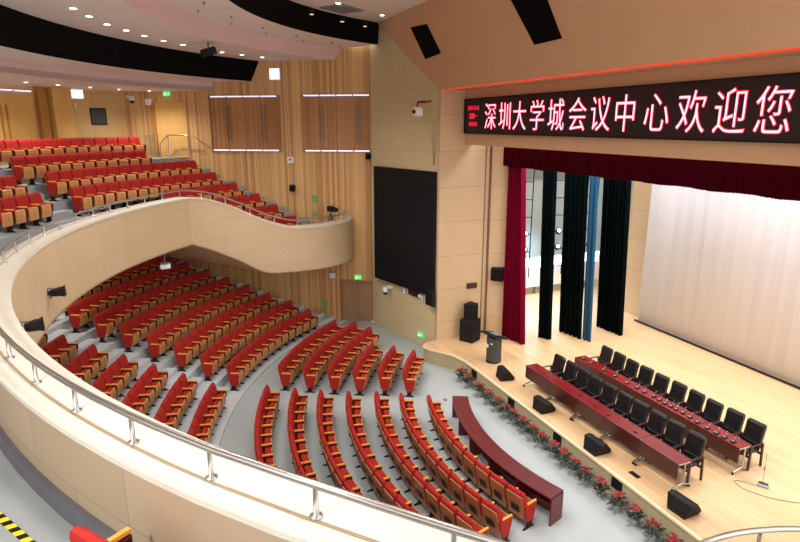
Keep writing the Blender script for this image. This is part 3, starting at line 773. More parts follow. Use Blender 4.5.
# ------------------------------------------------------------------ auditorium seats
def seat_parts():
    P = {}
    b = MB(); b.xprism([(.20,.42),(.16,.60),(.115,.86),(.085,.93),(.045,.96),(.0,.95),(-.015,.90),(.03,.62),(.10,.40)], -.245, .245, .025); P['backrest'] = (b, 'red')
    b = MB(); b.xprism([(.075,.24),(.10,.26),(.098,.42),(.025,.64),(-.02,.86),(-.045,.85),(.0,.62),(.06,.40)], -.235, .235, .012, mi=0)
    b.xprism([(.045,.38),(.052,.38),(-.008,.58),(-.02,.58)], -.12, .12, .01, mi=1); P['back_panel'] = (b, ['backwood','blackmetal'])
    b = MB(); b.xprism([(.22,.38),(.34,.34),(.40,.38),(.40,.54),(.37,.60),(.27,.61),(.225,.58),(.21,.48)], -.215, .215, .03); P['seat_cushion'] = (b, 'red')
    b = MB(); b.xprism([(.36,.22),(.40,.22),(.435,.45),(.42,.59),(.395,.60)], -.2, .2, .015); P['seat_shell'] = (b, 'wood')
    b = MB(); b.xprism([(.13,.63),(.43,.63),(.445,.648),(.43,.665),(.14,.67),(.13,.65)], -.297, -.255, .006); P['armrest'] = (b, 'arm')
    b = MB(); b.xprism([(.07,.61),(.43,.61),(.42,.45),(.33,.17),(.17,.17),(.09,.4)], -.30, -.245, .006); P['side_panel'] = (b, 'shadedside')
    b = MB(); b.xprism([(.05,.61),(.44,.61),(.42,.45),(.33,.15),(.15,.15),(.07,.4)], -.3, -.25, .008); P['end_panel'] = (b, 'red')
    b = MB(); b.xprism([(.16,.18),(.30,.18),(.30,.05),(.40,.0),(.02,.0),(.16,.05)], -.3, -.245, .004); P['foot'] = (b, 'blackmetal')
    return P
SP = seat_parts()
meshes = {k: b.mesh(k, m) for k, (b, m) in SP.items()}
def rows_to_seats(name, c, R, z, a0, a1, pitch=.555, aisle='far', fn=None):
    """seats of one row between the angles a0 (far end) and a1, listed from the far end"""
    n = max(1, int(round((a0-a1)*pi/180*R/pitch)))
    out = []
    for i in range(n):
        t = rad(a0)-(i+.5)*(rad(a0-a1)/n)
        out.append((i, n, t))
    return out
seats = []
RANK = ['front row', 'second row', 'third row', 'fourth row', 'fifth row', 'sixth row', 'seventh row', 'eighth row', 'ninth row']
HS = [(0,335),(30,351),(60,383),(105,415),(186,456),(240,473),(287,497),(344,516),(422,542),(900,700)]
def hidden(u, v):
    if u < 4: return True
    for a, b_ in zip(HS, HS[1:]):
        if a[0] <= u <= b_[0]: return v > a[1]+(b_[1]-a[1])*(u-a[0])/(b_[0]-a[0])+1
    return False
def add_row(block, group, rowname, c, R, z, a0, a1, fromtxt, reverse=False, cull=True, ends=(True, True)):
    L = rows_to_seats(block, c, R, z, a0, a1)
    for i, n, t in L:
        k = n-1-i if reverse else i
        x, y = pol(R, t, c)
        u, v, d = proj(x, y, z+1.0); u2, v2, d2 = proj(x, y, z+.5)
        if cull and (u < -25 or u > 815 or v > 556): continue
        if block[0] in 'FL' and hidden(u, v): continue
        end = []
        if i == n-1 : end.append(-1)
        seats.append(dict(x=x, y=y, z=z, t=t, d=hypot(hypot(x-CAM[0], y-CAM[1]), z-CAM[2]), end=(i == n-1), label='red seat, %s from %s, %s, %s' % (ORD[k], fromtxt, rowname, block[1:]), group=group, key=(block, rowname)))
FBR = [8.6, 9.45, 10.2, 11.05, 11.88, 12.69, 13.58]; FBA = [19.6, 20.7, 21.3, 21.0, 20.8, 21.2, 21.7]; FBX = [.5, .5, .45, .35, .2, .1, 0]
for k, (R, a, cx_) in enumerate(zip(FBR, FBA, FBX)):
    add_row('Ffront block behind the curved desk', 'seats of the front block', RANK[k], (cx_, 15.2), R, 0, a, -17.3, 'the aisle')
FAR = [9.2, 10.05, 10.92, 11.8, 12.68, 13.58]; FAa = [(40.1,28.0),(41.5,27.8),(41.3,27.6),(49.6,27.5),(50.6,27.8),(49.9,28.1)]
for k, (R, (a, c_)) in enumerate(zip(FAR, FAa)):
    add_row('Fside block near the brown door', 'seats of the side block', RANK[k], CC, R, 0, a, c_, 'the centre aisle', reverse=True)
for k in range(9):
    e = deg(tend(RL[k], CC))-deg(1.35/RL[k])
    add_row('Lstepped block by the timber wall', 'seats of the stepped side block', RANK[k], CC, RL[k], ZL[k], min(e, 52), 27.0, 'the centre aisle', reverse=True)
for k in range(7):
    add_row('Lstepped block beside the balcony front', 'seats of the stepped centre block', RANK[k], CC, RL[k], ZL[k], 22.0, -10, 'the aisle')
URN = ['top row', 'second row down', 'third row down', 'fourth row down', 'fifth row down', 'sixth row down', 'seventh row down', 'lowest row']
Uend = [52.6, 51.2, None, None, None, None, None, None]
Ustart = [33.4, 32.9, 33.6, 34.0, 46.3, 52.5, 56.5, 58.5]
for k in range(8):
    e = Uend[k] or deg(tend(UR[k], CB))-deg(1.3/UR[k])
    add_row('Bbalcony block by the timber wall', 'seats of the balcony side block', URN[k], CB, UR[k], UZ[k], e, Ustart[k], 'the aisle' if k < 4 else 'the balcony front', reverse=True)
for k in (2, 3):
    add_row('Bbalcony centre block', 'seats of the balcony centre block', URN[k], CB, UR[k], UZ[k], 29.5, 12, 'the aisle')
seats.sort(key=lambda s: s['d'])
def place(s):
    r = empty('auditorium_seat', (s['x'], s['y'], s['z']), -s['t'])
    tag(r, s['label'], 'seat', s['group'])
    for k, me in meshes.items():
        if k == 'end_panel': continue
        o = bpy.data.objects.new(k, me); COL.objects.link(o); o.parent = r
    if s['end']:
        for k in ('armrest', 'end_panel', 'foot'):
            o = bpy.data.objects.new(k, meshes[k]); COL.objects.link(o); o.parent = r; o.location = (.545, 0, 0)
    return r
print('SEATS', len(seats))
NI = 300
for s in seats[:NI]: place(s)
# the remaining, smallest ones
if len(seats) > NI:
    b = MB(); mats = []; idx = {}
    for s in seats[NI:]:
        ct, st_ = cos(-s['t']), sin(-s['t'])
        for k, (pb, m) in SP.items():
            ml = m if isinstance(m, list) else [m]
            for rep in ((.545,) if k == 'end_panel' else (0, .545) if (s['end'] and k in ('armrest','foot')) else (0,)):
                if k == 'end_panel' and not s['end']: continue
                o = len(b.v)
                b.v += [(s['x']+(x+rep)*ct-y*st_, s['y']+(x+rep)*st_+y*ct, s['z']+z) for x, y, z in pb.v]
                for f, mi in zip(pb.f, pb.mi):
                    mm = ml[mi]
                    if mm not in idx: idx[mm] = len(mats); mats.append(mm)
                    b.f.append(tuple(o+q for q in f)); b.mi.append(idx[mm]); b.sm.append(False); b.uv.append(None)
    o = b.obj('auditorium_seats', mats)
    tag(o, 'far rows of small red seats beside the timber wall and high in the balcony', 'seats', None, 'stuff')
# the one seat back close to the camera
s0 = dict(x=8.94, y=-.62, z=5.57, t=-rad(37), end=False, label='red seat with golden armrest right behind the balcony front, cut by the frame', group='seats on the near balcony')
s0['t'] = atan2(-s0['x'], 11.3-s0['y'])
r = place(s0)

# striped nosing on the near balcony stair
b = MB()
for q in range(16): b.add([(-.9+q*.075,-.035,0),(-.9+q*.075+.075,-.035,0),(-.9+q*.075+.1,.035,0),(-.9+q*.075+.025,.035,0),(-.9+q*.075,-.035,.006),(-.9+q*.075+.075,-.035,.006),(-.9+q*.075+.1,.035,.006),(-.9+q*.075+.025,.035,.006)],[(0,3,2,1),(4,5,6,7),(0,1,5,4),(1,2,6,5),(2,3,7,6),(3,0,4,7)], q % 2)
o = b.obj('stair_nosing', ['yellow','blackmetal'], None, (7.3, -1.44, 5.652), rad(32.5)); tag(o, 'yellow and black striped nosing strip on the pale grey balcony floor', 'nosing strip')

# ------------------------------------------------------------------ handrail on the balcony front
rl = offset(full, SG*.3)
lift = lambda x, y: .25*max(0, min(1, (y-2.4)/.9)) if x > 0 else 0
pts = [(p[0], p[1], f[2]+.24+lift(*f[:2])) for p, f in zip(rl, full)][1:-1]
b = MB(); b.tube(pts, .028, 8)
hr = tag(b.obj('handrail','rail'), 'long curved steel handrail on short posts along the cream balcony rim', 'handrail')
acc = 0; last = None; lastp = None; need = .0
posts_xy = []
px = [(7.91,-.42),(7.13,-.87),(8.65,.15),(9.42,.8),(6.32,-1.28)]
cum = [0]
for a, c_ in zip(pts, pts[1:]): cum.append(cum[-1]+hypot(c_[0]-a[0], c_[1]-a[1]))
best = min(range(len(pts)), key=lambda i: hypot(pts[i][0]-7.91, pts[i][1]+.42)); s_ref = cum[best]
step = .92; k0 = -int(s_ref/step)
s_ = s_ref+k0*step
post = MB(); post.lathe([(.045,0),(.045,.012),(.02,.02),(.018,.22)], n=10); pm = post.mesh('post','rail')
while s_ < cum[-1]:
    i = max(j for j in range(len(cum)) if cum[j] <= s_); i = min(i, len(pts)-2)
    t = (s_-cum[i])/(cum[i+1]-cum[i]+1e-9)
    x, y, z = [pts[i][q]+(pts[i+1][q]-pts[i][q])*t for q in range(3)]
    o = bpy.data.objects.new('post', pm); COL.objects.link(o); o.parent = hr; g_ = .24+lift(x, y); o.location = (x, y, z-g_); o.scale = (1, 1, g_/.24)
    s_ += step
# stair rail at the foot of the balcony aisle
def railing(name, pts, h, label, n=None, rz=0, balusters=True, loc=(0,0,0)):
    r = empty(name, pts[0]); tag(r, label, 'railing')
    P = [(x-pts[0][0], y-pts[0][1], z-pts[0][2]) for x, y, z in pts]
    b = MB(); b.tube([(x, y, z+h) for x, y, z in P], .025, 8); b.obj('top_rail','rail',r)
    for i, p in enumerate(P):
        b = MB(); b.tube([p, (p[0],p[1],p[2]+h)], .022, 6); b.obj('post','rail',r)
    if balusters:
        b = MB(); b.tube([(x, y, z+.12) for x, y, z in P], .012, 6); b.obj('bottom_rail','rail',r)
        for p, q in zip(P, P[1:]):
            L = hypot(q[0]-p[0], q[1]-p[1]); m = int(L/.13)
            for k in range(1, m):
                t = k/m; w = [p[j]+(q[j]-p[j])*t for j in range(3)]
                b = MB(); b.tube([(w[0],w[1],w[2]+.12),(w[0],w[1],w[2]+h)], .008, 4); b.obj('baluster','rail',r)
    return r
pa = pol(15.6, rad(30.6), CB)
railing('stair_rail', [pol(15.5, rad(30), CB)+(5.65,), pol(15.5, rad(33.6), CB)+(5.65,)], .8, 'short steel hoop rail at the foot of the balcony aisle steps', balusters=False)
e = tend(19.3, CB)
railing('landing_railing', [pol(19.45, rad(53.2), CB)+(7.62,), wallframe(-9.95, 7.62, .5)], .98, 'steel baluster railing at the end of the top balcony row')
wp = lambda s, o, z: wallframe(s, z, o)
railing('landing_railing', [wp(-9.65, .6, 7.25), wp(-9.25, .6, 7.64), wp(-8.3, .6, 7.64)], .98, 'steel stair railing in front of the honey coloured door')
b = MB(); b.tube([wp(-8.25,.1,8.55), wp(-7.9,.1,8.3), wp(-7.2,.1,7.85)], .018, 6); tag(b.obj('wall_handrail','rail'), 'thin steel handrail following the wall steps down from the honey coloured door', 'handrail')

# ------------------------------------------------------------------ things on the balcony front
def face_lamp(ang, z, label):
    x, y = pol(13.8, rad(ang), CB); r = empty('stage_light', (x, y, z), -rad(ang)); tag(r, label, 'stage light')
    s_ = .55; r.scale = (s_, s_, s_)
    b = MB(); b.tube([(-.28,.0,-.22),(.0,.1,-.2),(.0,.12,.02)], .02, 6); b.box((0,.02,.0),(.12,.04,.16)); b.obj('bracket','blackmetal',r)
    b = MB(); b.rbox((0,.26,.02),(.34,.34,.26),.05); q = b.obj('housing','blackmetal',r); 
    b = MB(); b.xprism([(.42,.16),(.6,.26),(.62,-.14),(.42,-.1)], -.17, .17, .01); b.xprism([(.2,.14),(.44,.2),(.44,-.1),(.2,-.1)],-.2,.2,.02); b.obj('barn_doors','blackmetal',r)
    b = MB(); b.box((.0,.1,.18),(.05,.2,.06)); b.obj('yoke','grey',r); return r
def angc(x, y): return deg(atan2(-x, 11.3-y))
face_lamp(angc(-1.3,-2.3), 5.58, 'black stage light on the balcony front, closer to the timber wall')
face_lamp(angc(1.4,-2.2), 5.7, 'black stage light on the balcony front, closer to the white rim curve')
for k, (x, y, z, lab) in enumerate(((-8.5,.02,4.35,'white projector under the balcony edge above the stepped rows'),(-3.7,-2.6,4.4,'white projector under the balcony edge beside the centre rows'))):
    r = empty('ceiling_projector', (x, y-.1, z)); tag(r, lab, 'projector')
    b = MB(); b.rbox((0,0,0),(.42,.34,.16),.03); b.obj('body','white',r)
    b = MB(); b.tube([(0,0,.05),(0,0,.5)],.02,6); b.obj('mount','grey',r)
    b = MB(); b.lathe([(.07,0),(.07,.05),(.05,.06)],(0,0,0),12); q = b.obj('lens','blackmetal',r,(0,.17,0)); q.rotation_euler = (rad(-90),0,0)
# camera on a tripod at the balcony nose
r = empty('video_camera', (-11.45, 6.7, 4.27)); tag(r, 'black video camera on a tripod at the balcony nose', 'camera')
b = MB(); b.rbox((0,0,1.3),(.34,.2,.24),.03,rz=.4); b.obj('body','blackmetal',r)
b = MB(); b.lathe([(.09,0),(.1,.18),(.08,.2)],(0,0,0),12); q = b.obj('lens','blackmetal',r,(.2,.1,1.3)); q.rotation_euler=(rad(90),0,rad(100))
b = MB(); b.rbox((-.2,-.02,1.36),(.16,.12,.1),.02); b.obj('viewfinder','white',r)
for k in range(3):
    b = MB(); b.tube([(0,0,1.15),(.3*cos(k*2.1),.3*sin(k*2.1),0)],.018,6); b.obj('leg','blackmetal',r)
# lights hung from the ceiling
def hung(loc, label, s=1, m='blackmetal'):
    r = empty('ceiling_spotlight', loc); tag(r, label, 'spotlight')
    b = MB(); b.tube([(0,0,0),(0,0,-.18*s)],.02,6); b.obj('mount',m,r)
    b = MB(); b.rbox((0,0,-.3*s),(.5*s,.4*s,.26*s),.04,rz=.3,tilt=.3); b.obj('housing',m,r)
    b = MB(); b.lathe([(.08*s,0),(.08*s,.05*s),(.04*s,.06*s)],(0,0,0),10); q=b.obj('lens','grey',r,(.12*s,.16*s,-.36*s)); q.rotation_euler=(rad(-70),0,-.6); return r
hung((-9.1, 1.95, 11.76), 'black box spotlight hung from the ceiling beside the downlights row', 1.0)
hung((-8.2,-2.1,11.74), 'small white fitting against long black ceiling band above the front downlights', .8, 'white')
hung((-13.0,1.2,11.74), 'small white fitting against the long black ceiling band, closer to timber wall', .7, 'white')
for k, (x, y, z) in enumerate(((-8.1,4.35,13.0),(-9.1,5.55,12.95),(-10.15,7.0,12.95),(-10.85,8.15,12.95))):
    r = empty('slot_spotlight', (x, y, z)); tag(r, 'dim warm spotlight in the short black ceiling band, %s from the beige corner' % ORD[3-k], 'spotlight', 'spotlights in the short black band')
    b = MB(); b.lathe([(.07,.1),(.1,.05),(.11,-.08)],(0,0,0),12); b.obj('housing','blackmetal',r)
    b = MB(); b.lathe([(.1,-.075),(.05,-.09),(.004,-.09)],(0,0,0),12); b.obj('lens','warmlamp',r)

# ------------------------------------------------------------------ curved front desk
b = MB(); DC = (.77, 14.4); a0, a1 = rad(25.8), rad(-19.5); n = 30
def darc(R, t): return (DC[0]-R*sin(t), DC[1]-R*cos(t))
st = [[darc(6.66,a0+(a1-a0)*i/n)+(.71,), darc(6.66,a0+(a1-a0)*i/n)+(.75,), darc(7.16,a0+(a1-a0)*i/n)+(.75,), darc(7.16,a0+(a1-a0)*i/n)+(.71,)] for i in range(n+1)]
b.sweep(st); desk = tag(b.obj('curved_desk','desk'), 'long curved dark red desk standing in front of the first seat row', 'desk')
b = MB(); b.sweep([[darc(6.68,a0+(a1-a0)*i/n)+(.02,), darc(6.68,a0+(a1-a0)*i/n)+(.708,), darc(6.72,a0+(a1-a0)*i/n)+(.708,), darc(6.72,a0+(a1-a0)*i/n)+(.02,)] for i in range(n+1)]); b.obj('front_panel','desk',desk)
for i in range(6):
    t = a0+(a1-a0)*i/5; R = 6.91; x, y = darc(R, t); t = -t
    b = MB(); b.box((0,0,.355),(.04,.48 if i in (0,5) else .34,.708)); o = b.obj('side_panel','desk',desk,(x+(.0),y,0),t)
b = MB(); b.sweep([[darc(6.72,a0+(a1-a0)*i/n)+(.45,), darc(6.72,a0+(a1-a0)*i/n)+(.47,), darc(7.0,a0+(a1-a0)*i/n)+(.47,), darc(7.0,a0+(a1-a0)*i/n)+(.45,)] for i in range(n+1)]); b.obj('shelf','desk',desk)

# ------------------------------------------------------------------ conference tables
def table():
    r = empty('conference_table', (0,0,.6))
    b = MB(); b.rbox((0,0,.735),(1.235,.45,.03),.006); b.obj('tabletop','mahogany',r)
    b = MB(); b.box((0,-.2,.52),(1.235,.02,.4)); b.obj('modesty_panel','mahogany_dark',r)
    b = MB(); b.box((0,.05,.6),(1.15,.3,.015)); b.obj('shelf','mahogany_dark',r)
    for sx in (-.585, .585):
        b = MB(); b.box((sx,0,.7),(.05,.38,.04)); b.tube([(sx,.05,.7),(sx,.03,.14)],.026,8); b.tube([(sx,-.27,.07),(sx,-.1,.12),(sx,.03,.15),(sx,.12,.12),(sx,.27,.07)],.022,8)
        f = b.obj('leg_frame','chrome',r)
        for y in (-.27,.27):
            b = MB(); b.tube([(sx-.015,y,.035),(sx+.015,y,.035)],.034,10); b.obj('caster','blackmetal',f)
    return r
tb0 = None; k = 0
for row, (y, x0, nm) in enumerate(((10.88,-2.34,'front row of tables'),(12.83,-2.28,'rear row of tables'))):
    for i in range(5):
        o = table() if tb0 is None else copy_tree(tb0)
        tb0 = tb0 or o
        o.location = (x0+.625+1.25*i, y, .6)
        tag(o, 'dark red folding stage table, %s from the lectern side, %s' % (ORD[i], nm), 'table', 'conference tables on the stage')
# chairs (facing the hall, towards -y)
def chair():
    r = empty('conference_chair', (0,0,.6))
    b = MB(); b.rbox((0,-.02,.44),(.5,.5,.1),.035); b.obj('seat','leather',r)
    b = MB(); b.xprism([(.17,.44),(.27,.44),(.33,.75),(.385,1.06),(.37,1.10),(.32,1.11),(.28,1.07),(.23,.86),(.20,.7),(.16,.56)], -.24, .24, .035)
    q = b.obj('backrest','leather',r)
    b = MB(); b.xprism([(.27,1.05),(.25,.95),(.28,.95),(.33,1.09),(.30,1.1)], -.2,.2,.02); b.obj('headrest_pad','leather',q)
    b = MB(); b.xprism([(.16,.6),(.15,.5),(.2,.5),(.22,.62)], -.2,.2,.02); b.obj('lumbar_pad','leather',q)
    for sx in (-1, 1):
        b = MB(); b.rbox((sx*.29,-.02,.66),(.055,.5,.035),.012); b.obj('armrest','chairwood',r)
        b = MB(); b.xprism([(-.25,0),(-.2,0),(-.18,.645),(-.24,.645)], sx*.29-.022, sx*.29+.022, .004); b.obj('leg','chairwood',r)
        b = MB(); b.xprism([(.24,0),(.29,0),(.25,.645),(.19,.645)], sx*.29-.022, sx*.29+.022, .004); b.obj('leg','chairwood',r)
    b = MB(); b.box((0,-.22,.36),(.54,.03,.06)); b.box((0,.22,.36),(.54,.03,.06)); b.obj('apron','chairwood',r)
    return r
ch0 = None
for nm, y, x0, dx in (('front', 11.36, -1.86, .597), ('rear', 13.3, -1.88, .614)):
    for i in range(10):
        o = chair() if ch0 is None else copy_tree(ch0)
        ch0 = ch0 or o
        o.location = (x0+dx*i, y+random.uniform(-.03,.03), .6); o.rotation_euler = (0,0,random.uniform(-.05,.05)+(0.06 if nm == 'front' else 0.03))
        tag(o, 'black leather chair with dark wooden arms, %s from the lectern side, behind %s tables' % (ORD[i], nm), 'chair', 'chairs behind the conference tables')
# delegate microphones
def mic():
    r = empty('desk_microphone', (0,0,0))
    b = MB(); b.rbox((0,0,.02),(.1,.13,.035),.01); b.obj('base','blackmetal',r)
    b = MB(); b.tube([(0,.03,.035),(0,.05,.1),(0,.1,.16)],.006,5); b.obj('stem','chrome',r)
    b = MB(); b.box((0,-.02,.04),(.08,.05,.006)); b.obj('keys','grey',r)
    return r
m0 = None
mics = [(-2.02,12.79),(-1.62,12.75),(-1.02,12.76),(-.5,12.76),(.04,12.74),(.41,12.8),(.71,12.78),(1.03,12.82),(1.27,12.79),(1.49,12.77),(1.69,12.79),(1.88,12.77),(2.1,12.79),(2.36,12.76),(2.64,12.72),(2.97,12.7),(3.24,12.7),(3.47,12.7),(3.7,12.73)]
for i, (x, y) in enumerate(mics):
    o = mic() if m0 is None else copy_tree(m0); m0 = m0 or o
    o.location = (x, y, 1.352); tag(o, 'small black desk microphone on the rear tables, %s from the lectern side' % ORD[i], 'microphone', 'microphones on the rear tables')
for i, (x, y) in enumerate([(-1.33,10.8),(.15,10.86),(.83,10.82),(1.4,10.8),(2.38,10.8)]):
    b = MB(); b.lathe([(.045,0),(.045,.006),(.03,.01),(.005,.01)], n=14); b.box((.02,0,.008),(.07,.05,.008))
    o = b.obj('cable_grommet','blackmetal',None,(x,y,1.351)); tag(o, 'small dark cable grommet on the front tables, %s from the lectern side' % ORD[i], 'cable grommet', 'grommets on the front tables')

# ------------------------------------------------------------------ lectern and loudspeakers
r = empty('lectern', (-4.55, 10.78, .6), rad(8)); tag(r, 'dark grey lectern with an overhanging tilted top near the crimson curtain', 'lectern')
b = MB(); b.lathe([(.27,0),(.27,.03),(.25,.04)], n=20); b.obj('base','blackmetal',r)
b = MB()
P = [(-.3,.2),(-.3,-.1),(-.2,-.22),(.2,-.22),(.3,-.1),(.3,.2)]
b.prism([(x*.85,y*.85) for x, y in P], .03, .95); b.obj('body','lectern',r)
b = MB(); b.rbox((0,0,1.03),(.92,.58,.05),.015,tilt=-.22); b.obj('top','blackmetal',r)
b = MB(); b.rbox((.05,.02,1.09),(.4,.3,.03),.01,tilt=-.22); b.obj('keyboard','grey',r)
b = MB(); b.box((-.1,-.195,.62),(.1,.01,.14)); b.box((.12,-.195,.75),(.1,.01,.05)); b.obj('badge','white',r)
def monitor(x, y, rz, lab):
    r = empty('stage_monitor', (x, y, .6), rz); r.scale = (1, 1, .85); tag(r, lab, 'stage monitor speaker', 'wedge monitors along the stage edge')
    b = MB(); lo = [(-.22,0,.23),(.24,0,.23),(.29,.1,.26),(.03,.42,.33),(-.13,.40,.33)]
    b.add([(-w, y_, z_) for y_, z_, w in lo]+[(w, y_, z_) for y_, z_, w in lo], [(0,1,2,3,4),(9,8,7,6,5)]+[(i, 5+i, 5+(i+1)%5, (i+1)%5) for i in range(5)]); b.obj('cabinet','blackmetal',r)
    b = MB(); b.add([(-.24,.283,.12),(.24,.283,.12),(.3,.05,.41),(-.3,.05,.41),(-.24,.3,.13),(.24,.3,.13),(.3,.065,.42),(-.3,.065,.42)],[(0,3,2,1),(4,5,6,7),(0,1,5,4),(1,2,6,5),(2,3,7,6),(3,0,4,7)]); b.obj('grille','grille',r)
monitor(-3.12, 10.36, rad(-12), 'black wedge speaker on the stage between lectern and front tables')
monitor(-.7, 10.22, rad(0), 'black wedge speaker before the first front table from the lectern')
monitor(1.75, 10.15, rad(0), 'black wedge speaker before the middle of the front tables')
monitor(4.5, 10.25, rad(3), 'black wedge speaker standing alone past the end of the front tables')
r = empty('floor_speaker', (-6.78, 11.05, .6), rad(-60)); tag(r, 'large black floor speaker standing against the beige jamb', 'speaker')
b = MB(); b.rbox((0,0,.46),(.62,.62,.92),.02); b.obj('cabinet','blackmetal',r)
b = MB(); b.rbox((0,-.315,.46),(.56,.02,.84),.005); b.obj('grille','grille',r)
r = empty('top_speaker', (-6.83, 11.1, 1.522), rad(-60)); tag(r, 'smaller black speaker stacked on the large floor speaker', 'speaker')
b = MB(); b.prism([(-.24,-.2),(.24,-.2),(.17,.22),(-.17,.22)], 0, .62); b.obj('cabinet','blackmetal',r)
b = MB(); b.rbox((0,-.205,.31),(.42,.02,.56),.005); b.obj('grille','grille',r)
# floor box and little stand at the end of the tables
r = empty('floor_box', (4.55, 12.82, .6), rad(30)); tag(r, 'pale blue connection box on stage floor with a thin upright mic stand', 'connection box')
b = MB(); b.rbox((0,0,.035),(.24,.16,.07),.02); b.obj('body','wing',r)
b = MB(); b.box((0,0,.085),(.2,.1,.01)); b.obj('display','lectern',r)
b = MB(); b.tube([(-.02,.02,.08),(-.03,.03,.85)],.007,6); b.tube([(-.03,.03,.42),(-.03,.03,.5)],.02,6); b.obj('stem','grey',r)
b = MB(); P = [(4.5,12.7,.61),(4.2,12.5,.61),(4.15,12.35,.61),(4.5,12.3,.61),(5.0,12.6,.61),(5.4,13.1,.61),(5.5,13.35,.61)]
b.tube([p[:3] for p in catmull([q+(0,) for q in P], 5)], .008, 5); tag(b.obj('floor_cable','grey'), 'thin grey cable looping on the stage floor round the connection box', 'cable')
b = MB(); P = [(-3.1,11.55,.61),(-3.3,11.75,.61),(-3.0,11.9,.61),(-2.8,12.1,.61),(-3.1,12.2,.61)]
b.tube([p[:3] for p in catmull([q+(0,) for q in P], 5)], .01, 5); tag(b.obj('floor_cable','blackmetal'), 'short dark cable lying on stage floor between lectern and tables', 'cable')
b = MB(); b.box((3.0,10.3,.605),(.3,.14,.01)); tag(b.obj('floor_socket','blackmetal'), 'black floor socket plate in front of the last front table', 'socket plate')

# ------------------------------------------------------------------ flowers along the stage
def plant(seed):
    q = random.Random(seed)
    r = empty('potted_poinsettia', (0,0,0))
    b = MB(); b.lathe([(.08,0),(.085,.02),(.11,.16),(.15,.22),(.13,.2),(.02,.17)], n=12); wr = b
    lf = MB(); br = MB(); 
    def leaf(b, c, d, L, w, mi=0):
        L0 = sqrt(sum(k*k for k in d)); d = [k/L0 for k in d]; s_ = [-d[1], d[0], 0]; n0 = hypot(s_[0], s_[1]) or 1; s_ = [k/n0*w for k in s_]
        m = [c[i]+d[i]*L*.5 for i in range(3)]; e = [c[i]+d[i]*L for i in range(3)]; m[2] += .02; e[2] -= .01
        b.add([c, [m[i]+s_[i] for i in range(3)], e, [m[i]-s_[i] for i in range(3)], [m[0], m[1], m[2]-.012]], [(0,1,2),(0,2,3),(0,4,1),(1,4,2),(2,4,3),(3,4,0)], mi)
    for k in range(46):
        a = q.uniform(0, 2*pi); e = q.uniform(-.5, .5); rr = q.uniform(.04,.15)
        leaf(lf, (rr*cos(a), rr*sin(a), q.uniform(.2,.38)), (cos(a), sin(a), e), q.uniform(.1,.17), .035)
    for k in range(9):
        a = k*2.4; rr = .03+.011*k; c = (rr*cos(a), rr*sin(a), q.uniform(.4,.5))
        for j in range(6):
            t = j*pi/3+q.uniform(-.2,.2); leaf(br, c, (cos(t), sin(t), q.uniform(.1,.5)), q.uniform(.05,.075), .02, mi=int(q.random() < .3))
    for k in range(10):
        a = q.uniform(0, 2*pi); lf.tube([(0,0,.16),(.08*cos(a),.08*sin(a),.42)], .006, 4)
    for k in range(9):      # loose wrap and trailing stems at the foot
        a = q.uniform(0, 2*pi); leaf(wr, (.08*cos(a), .08*sin(a), .02), (cos(a), sin(a), .1), q.uniform(.12,.2), .03, mi=0)
    lf.obj('leaves','leaf',r); br.obj('bracts',['bract','bract2'],r); wr.obj('pot','wrap',r)
    return r
prot = [plant(k) for k in range(4)]
PX = [-4.67,-4.1,-3.32,-2.72,-2.17,-1.68,-1.21,-.72,-.22,.26,.78,1.23,1.71,2.15,2.69,3.3,3.86,4.42,4.95]
for i, x in enumerate(PX):
    o = prot[i] if i < 4 else copy_tree(prot[i % 4])
    o.location = (x, 9.52-(.0 if i > 3 else 0), 0); o.rotation_euler = (0,0,i*1.3)
    tag(o, 'red poinsettia in pale wrapped pot before the stage, %s from the lectern end' % ORD[i], 'potted plant', 'poinsettias along the stage front')
b = MB(); b.rbox((-3.5,8.3,.02),(.14,.1,.04),.01); tag(b.obj('floor_socket','grey'), 'small grey floor socket between the curved desk and the flowers', 'socket plate')

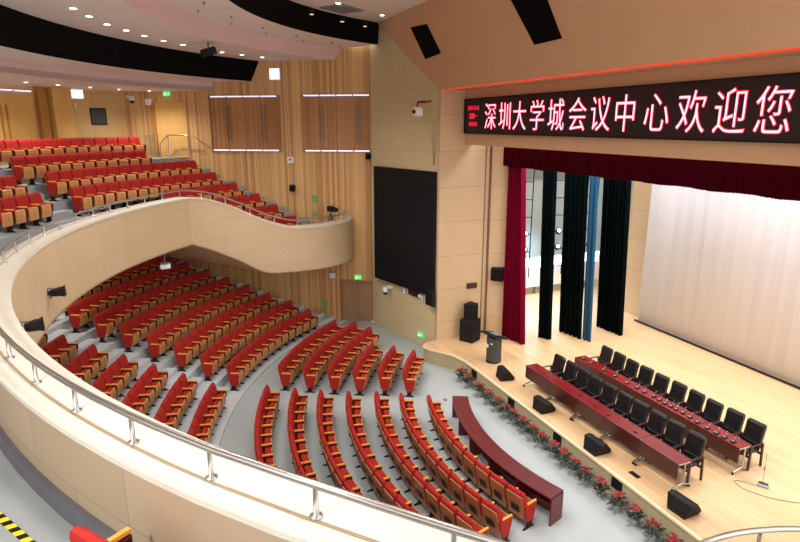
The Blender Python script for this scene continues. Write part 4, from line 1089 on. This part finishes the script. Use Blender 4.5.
# ------------------------------------------------------------------ light
def spot(x, y, z, tx, ty, tz, e, col=(1,.93,.83), size=150, rad_=.35):
    l = bpy.data.lights.new('spot', 'SPOT'); l.energy = e; l.color = col; l.spot_size = rad(size); l.spot_blend = .8; l.shadow_soft_size = rad_
    o = bpy.data.objects.new('spot', l); COL.objects.link(o); o.location = (x, y, z)
    import mathutils
    o.rotation_euler = mathutils.Vector((tx-x, ty-y, tz-z)).to_track_quat('-Z', 'Y').to_euler(); return o
WARM = (1, .93, .84); NEU = (1, .97, .94)
# house lights in the ceiling
for x in (-8, -2.7, 2.7, 8):
    for y in (.5, 4.3):
        spot(x, y, 11.5, x, y+.4, 0, 580 if y < 2 else 430, NEU, 150)
for x, y in ((-15,-.5),(-11.5,-4.2),(-6,-6.3),(0,-7)): spot(x, y, 10.4, x, y+.3, 0, 420, WARM, 150, .15)
# under the balcony
for x, y in ((-15,1.2),(-13.5,-1.8),(-9,-3.5),(-11.5,3.4),(-3.5,-5)): spot(x, y, 4.85 if y < 3 else 3.9, x, y, 0, 170, WARM, 160, .12)
# bridge lights from the black ceiling bands to the stage
for x in (-6, -2, 2, 6): spot(x, 3.0, 12.2, x*.6, 12, .6, 900, (1,.94,.86), 60, .2)
# stage battens
for x in (-5, 0, 5):
    for y in (13.2, 16.5): spot(x, y, 10.8, x, y+.3, .6, 520, (.93,.95,1), 130, .3)
spot(-10.2, 15.8, 5.5, -9.6, 16, .6, 1500, (.6,.82,1), 110, .3)  # added bluish fill for the wing floor, not a batten
spot(11, -3.2, 10.4, 8, -2.5, 5.6, 1000, NEU, 120, .15)  # added fill lamp to brighten the near balcony floor
w = bpy.data.worlds.new('world'); SC.world = w; w.use_nodes = True
w.node_tree.nodes['Background'].inputs[0].default_value = (1, .96, .92, 1); w.node_tree.nodes['Background'].inputs[1].default_value = 2.7  # added ambient fill, enters where the near walls are left out
SC.view_settings.view_transform = 'Standard'; SC.view_settings.look = 'None'; SC.view_settings.exposure = .25; SC.view_settings.gamma = 1; SC.view_settings.use_curve_mapping = False
SC.cycles.max_bounces = 8; SC.cycles.diffuse_bounces = 4; SC.cycles.glossy_bounces = 2; SC.cycles.sample_clamp_indirect = 6
SC.cycles.caustics_reflective = False; SC.cycles.caustics_refractive = False
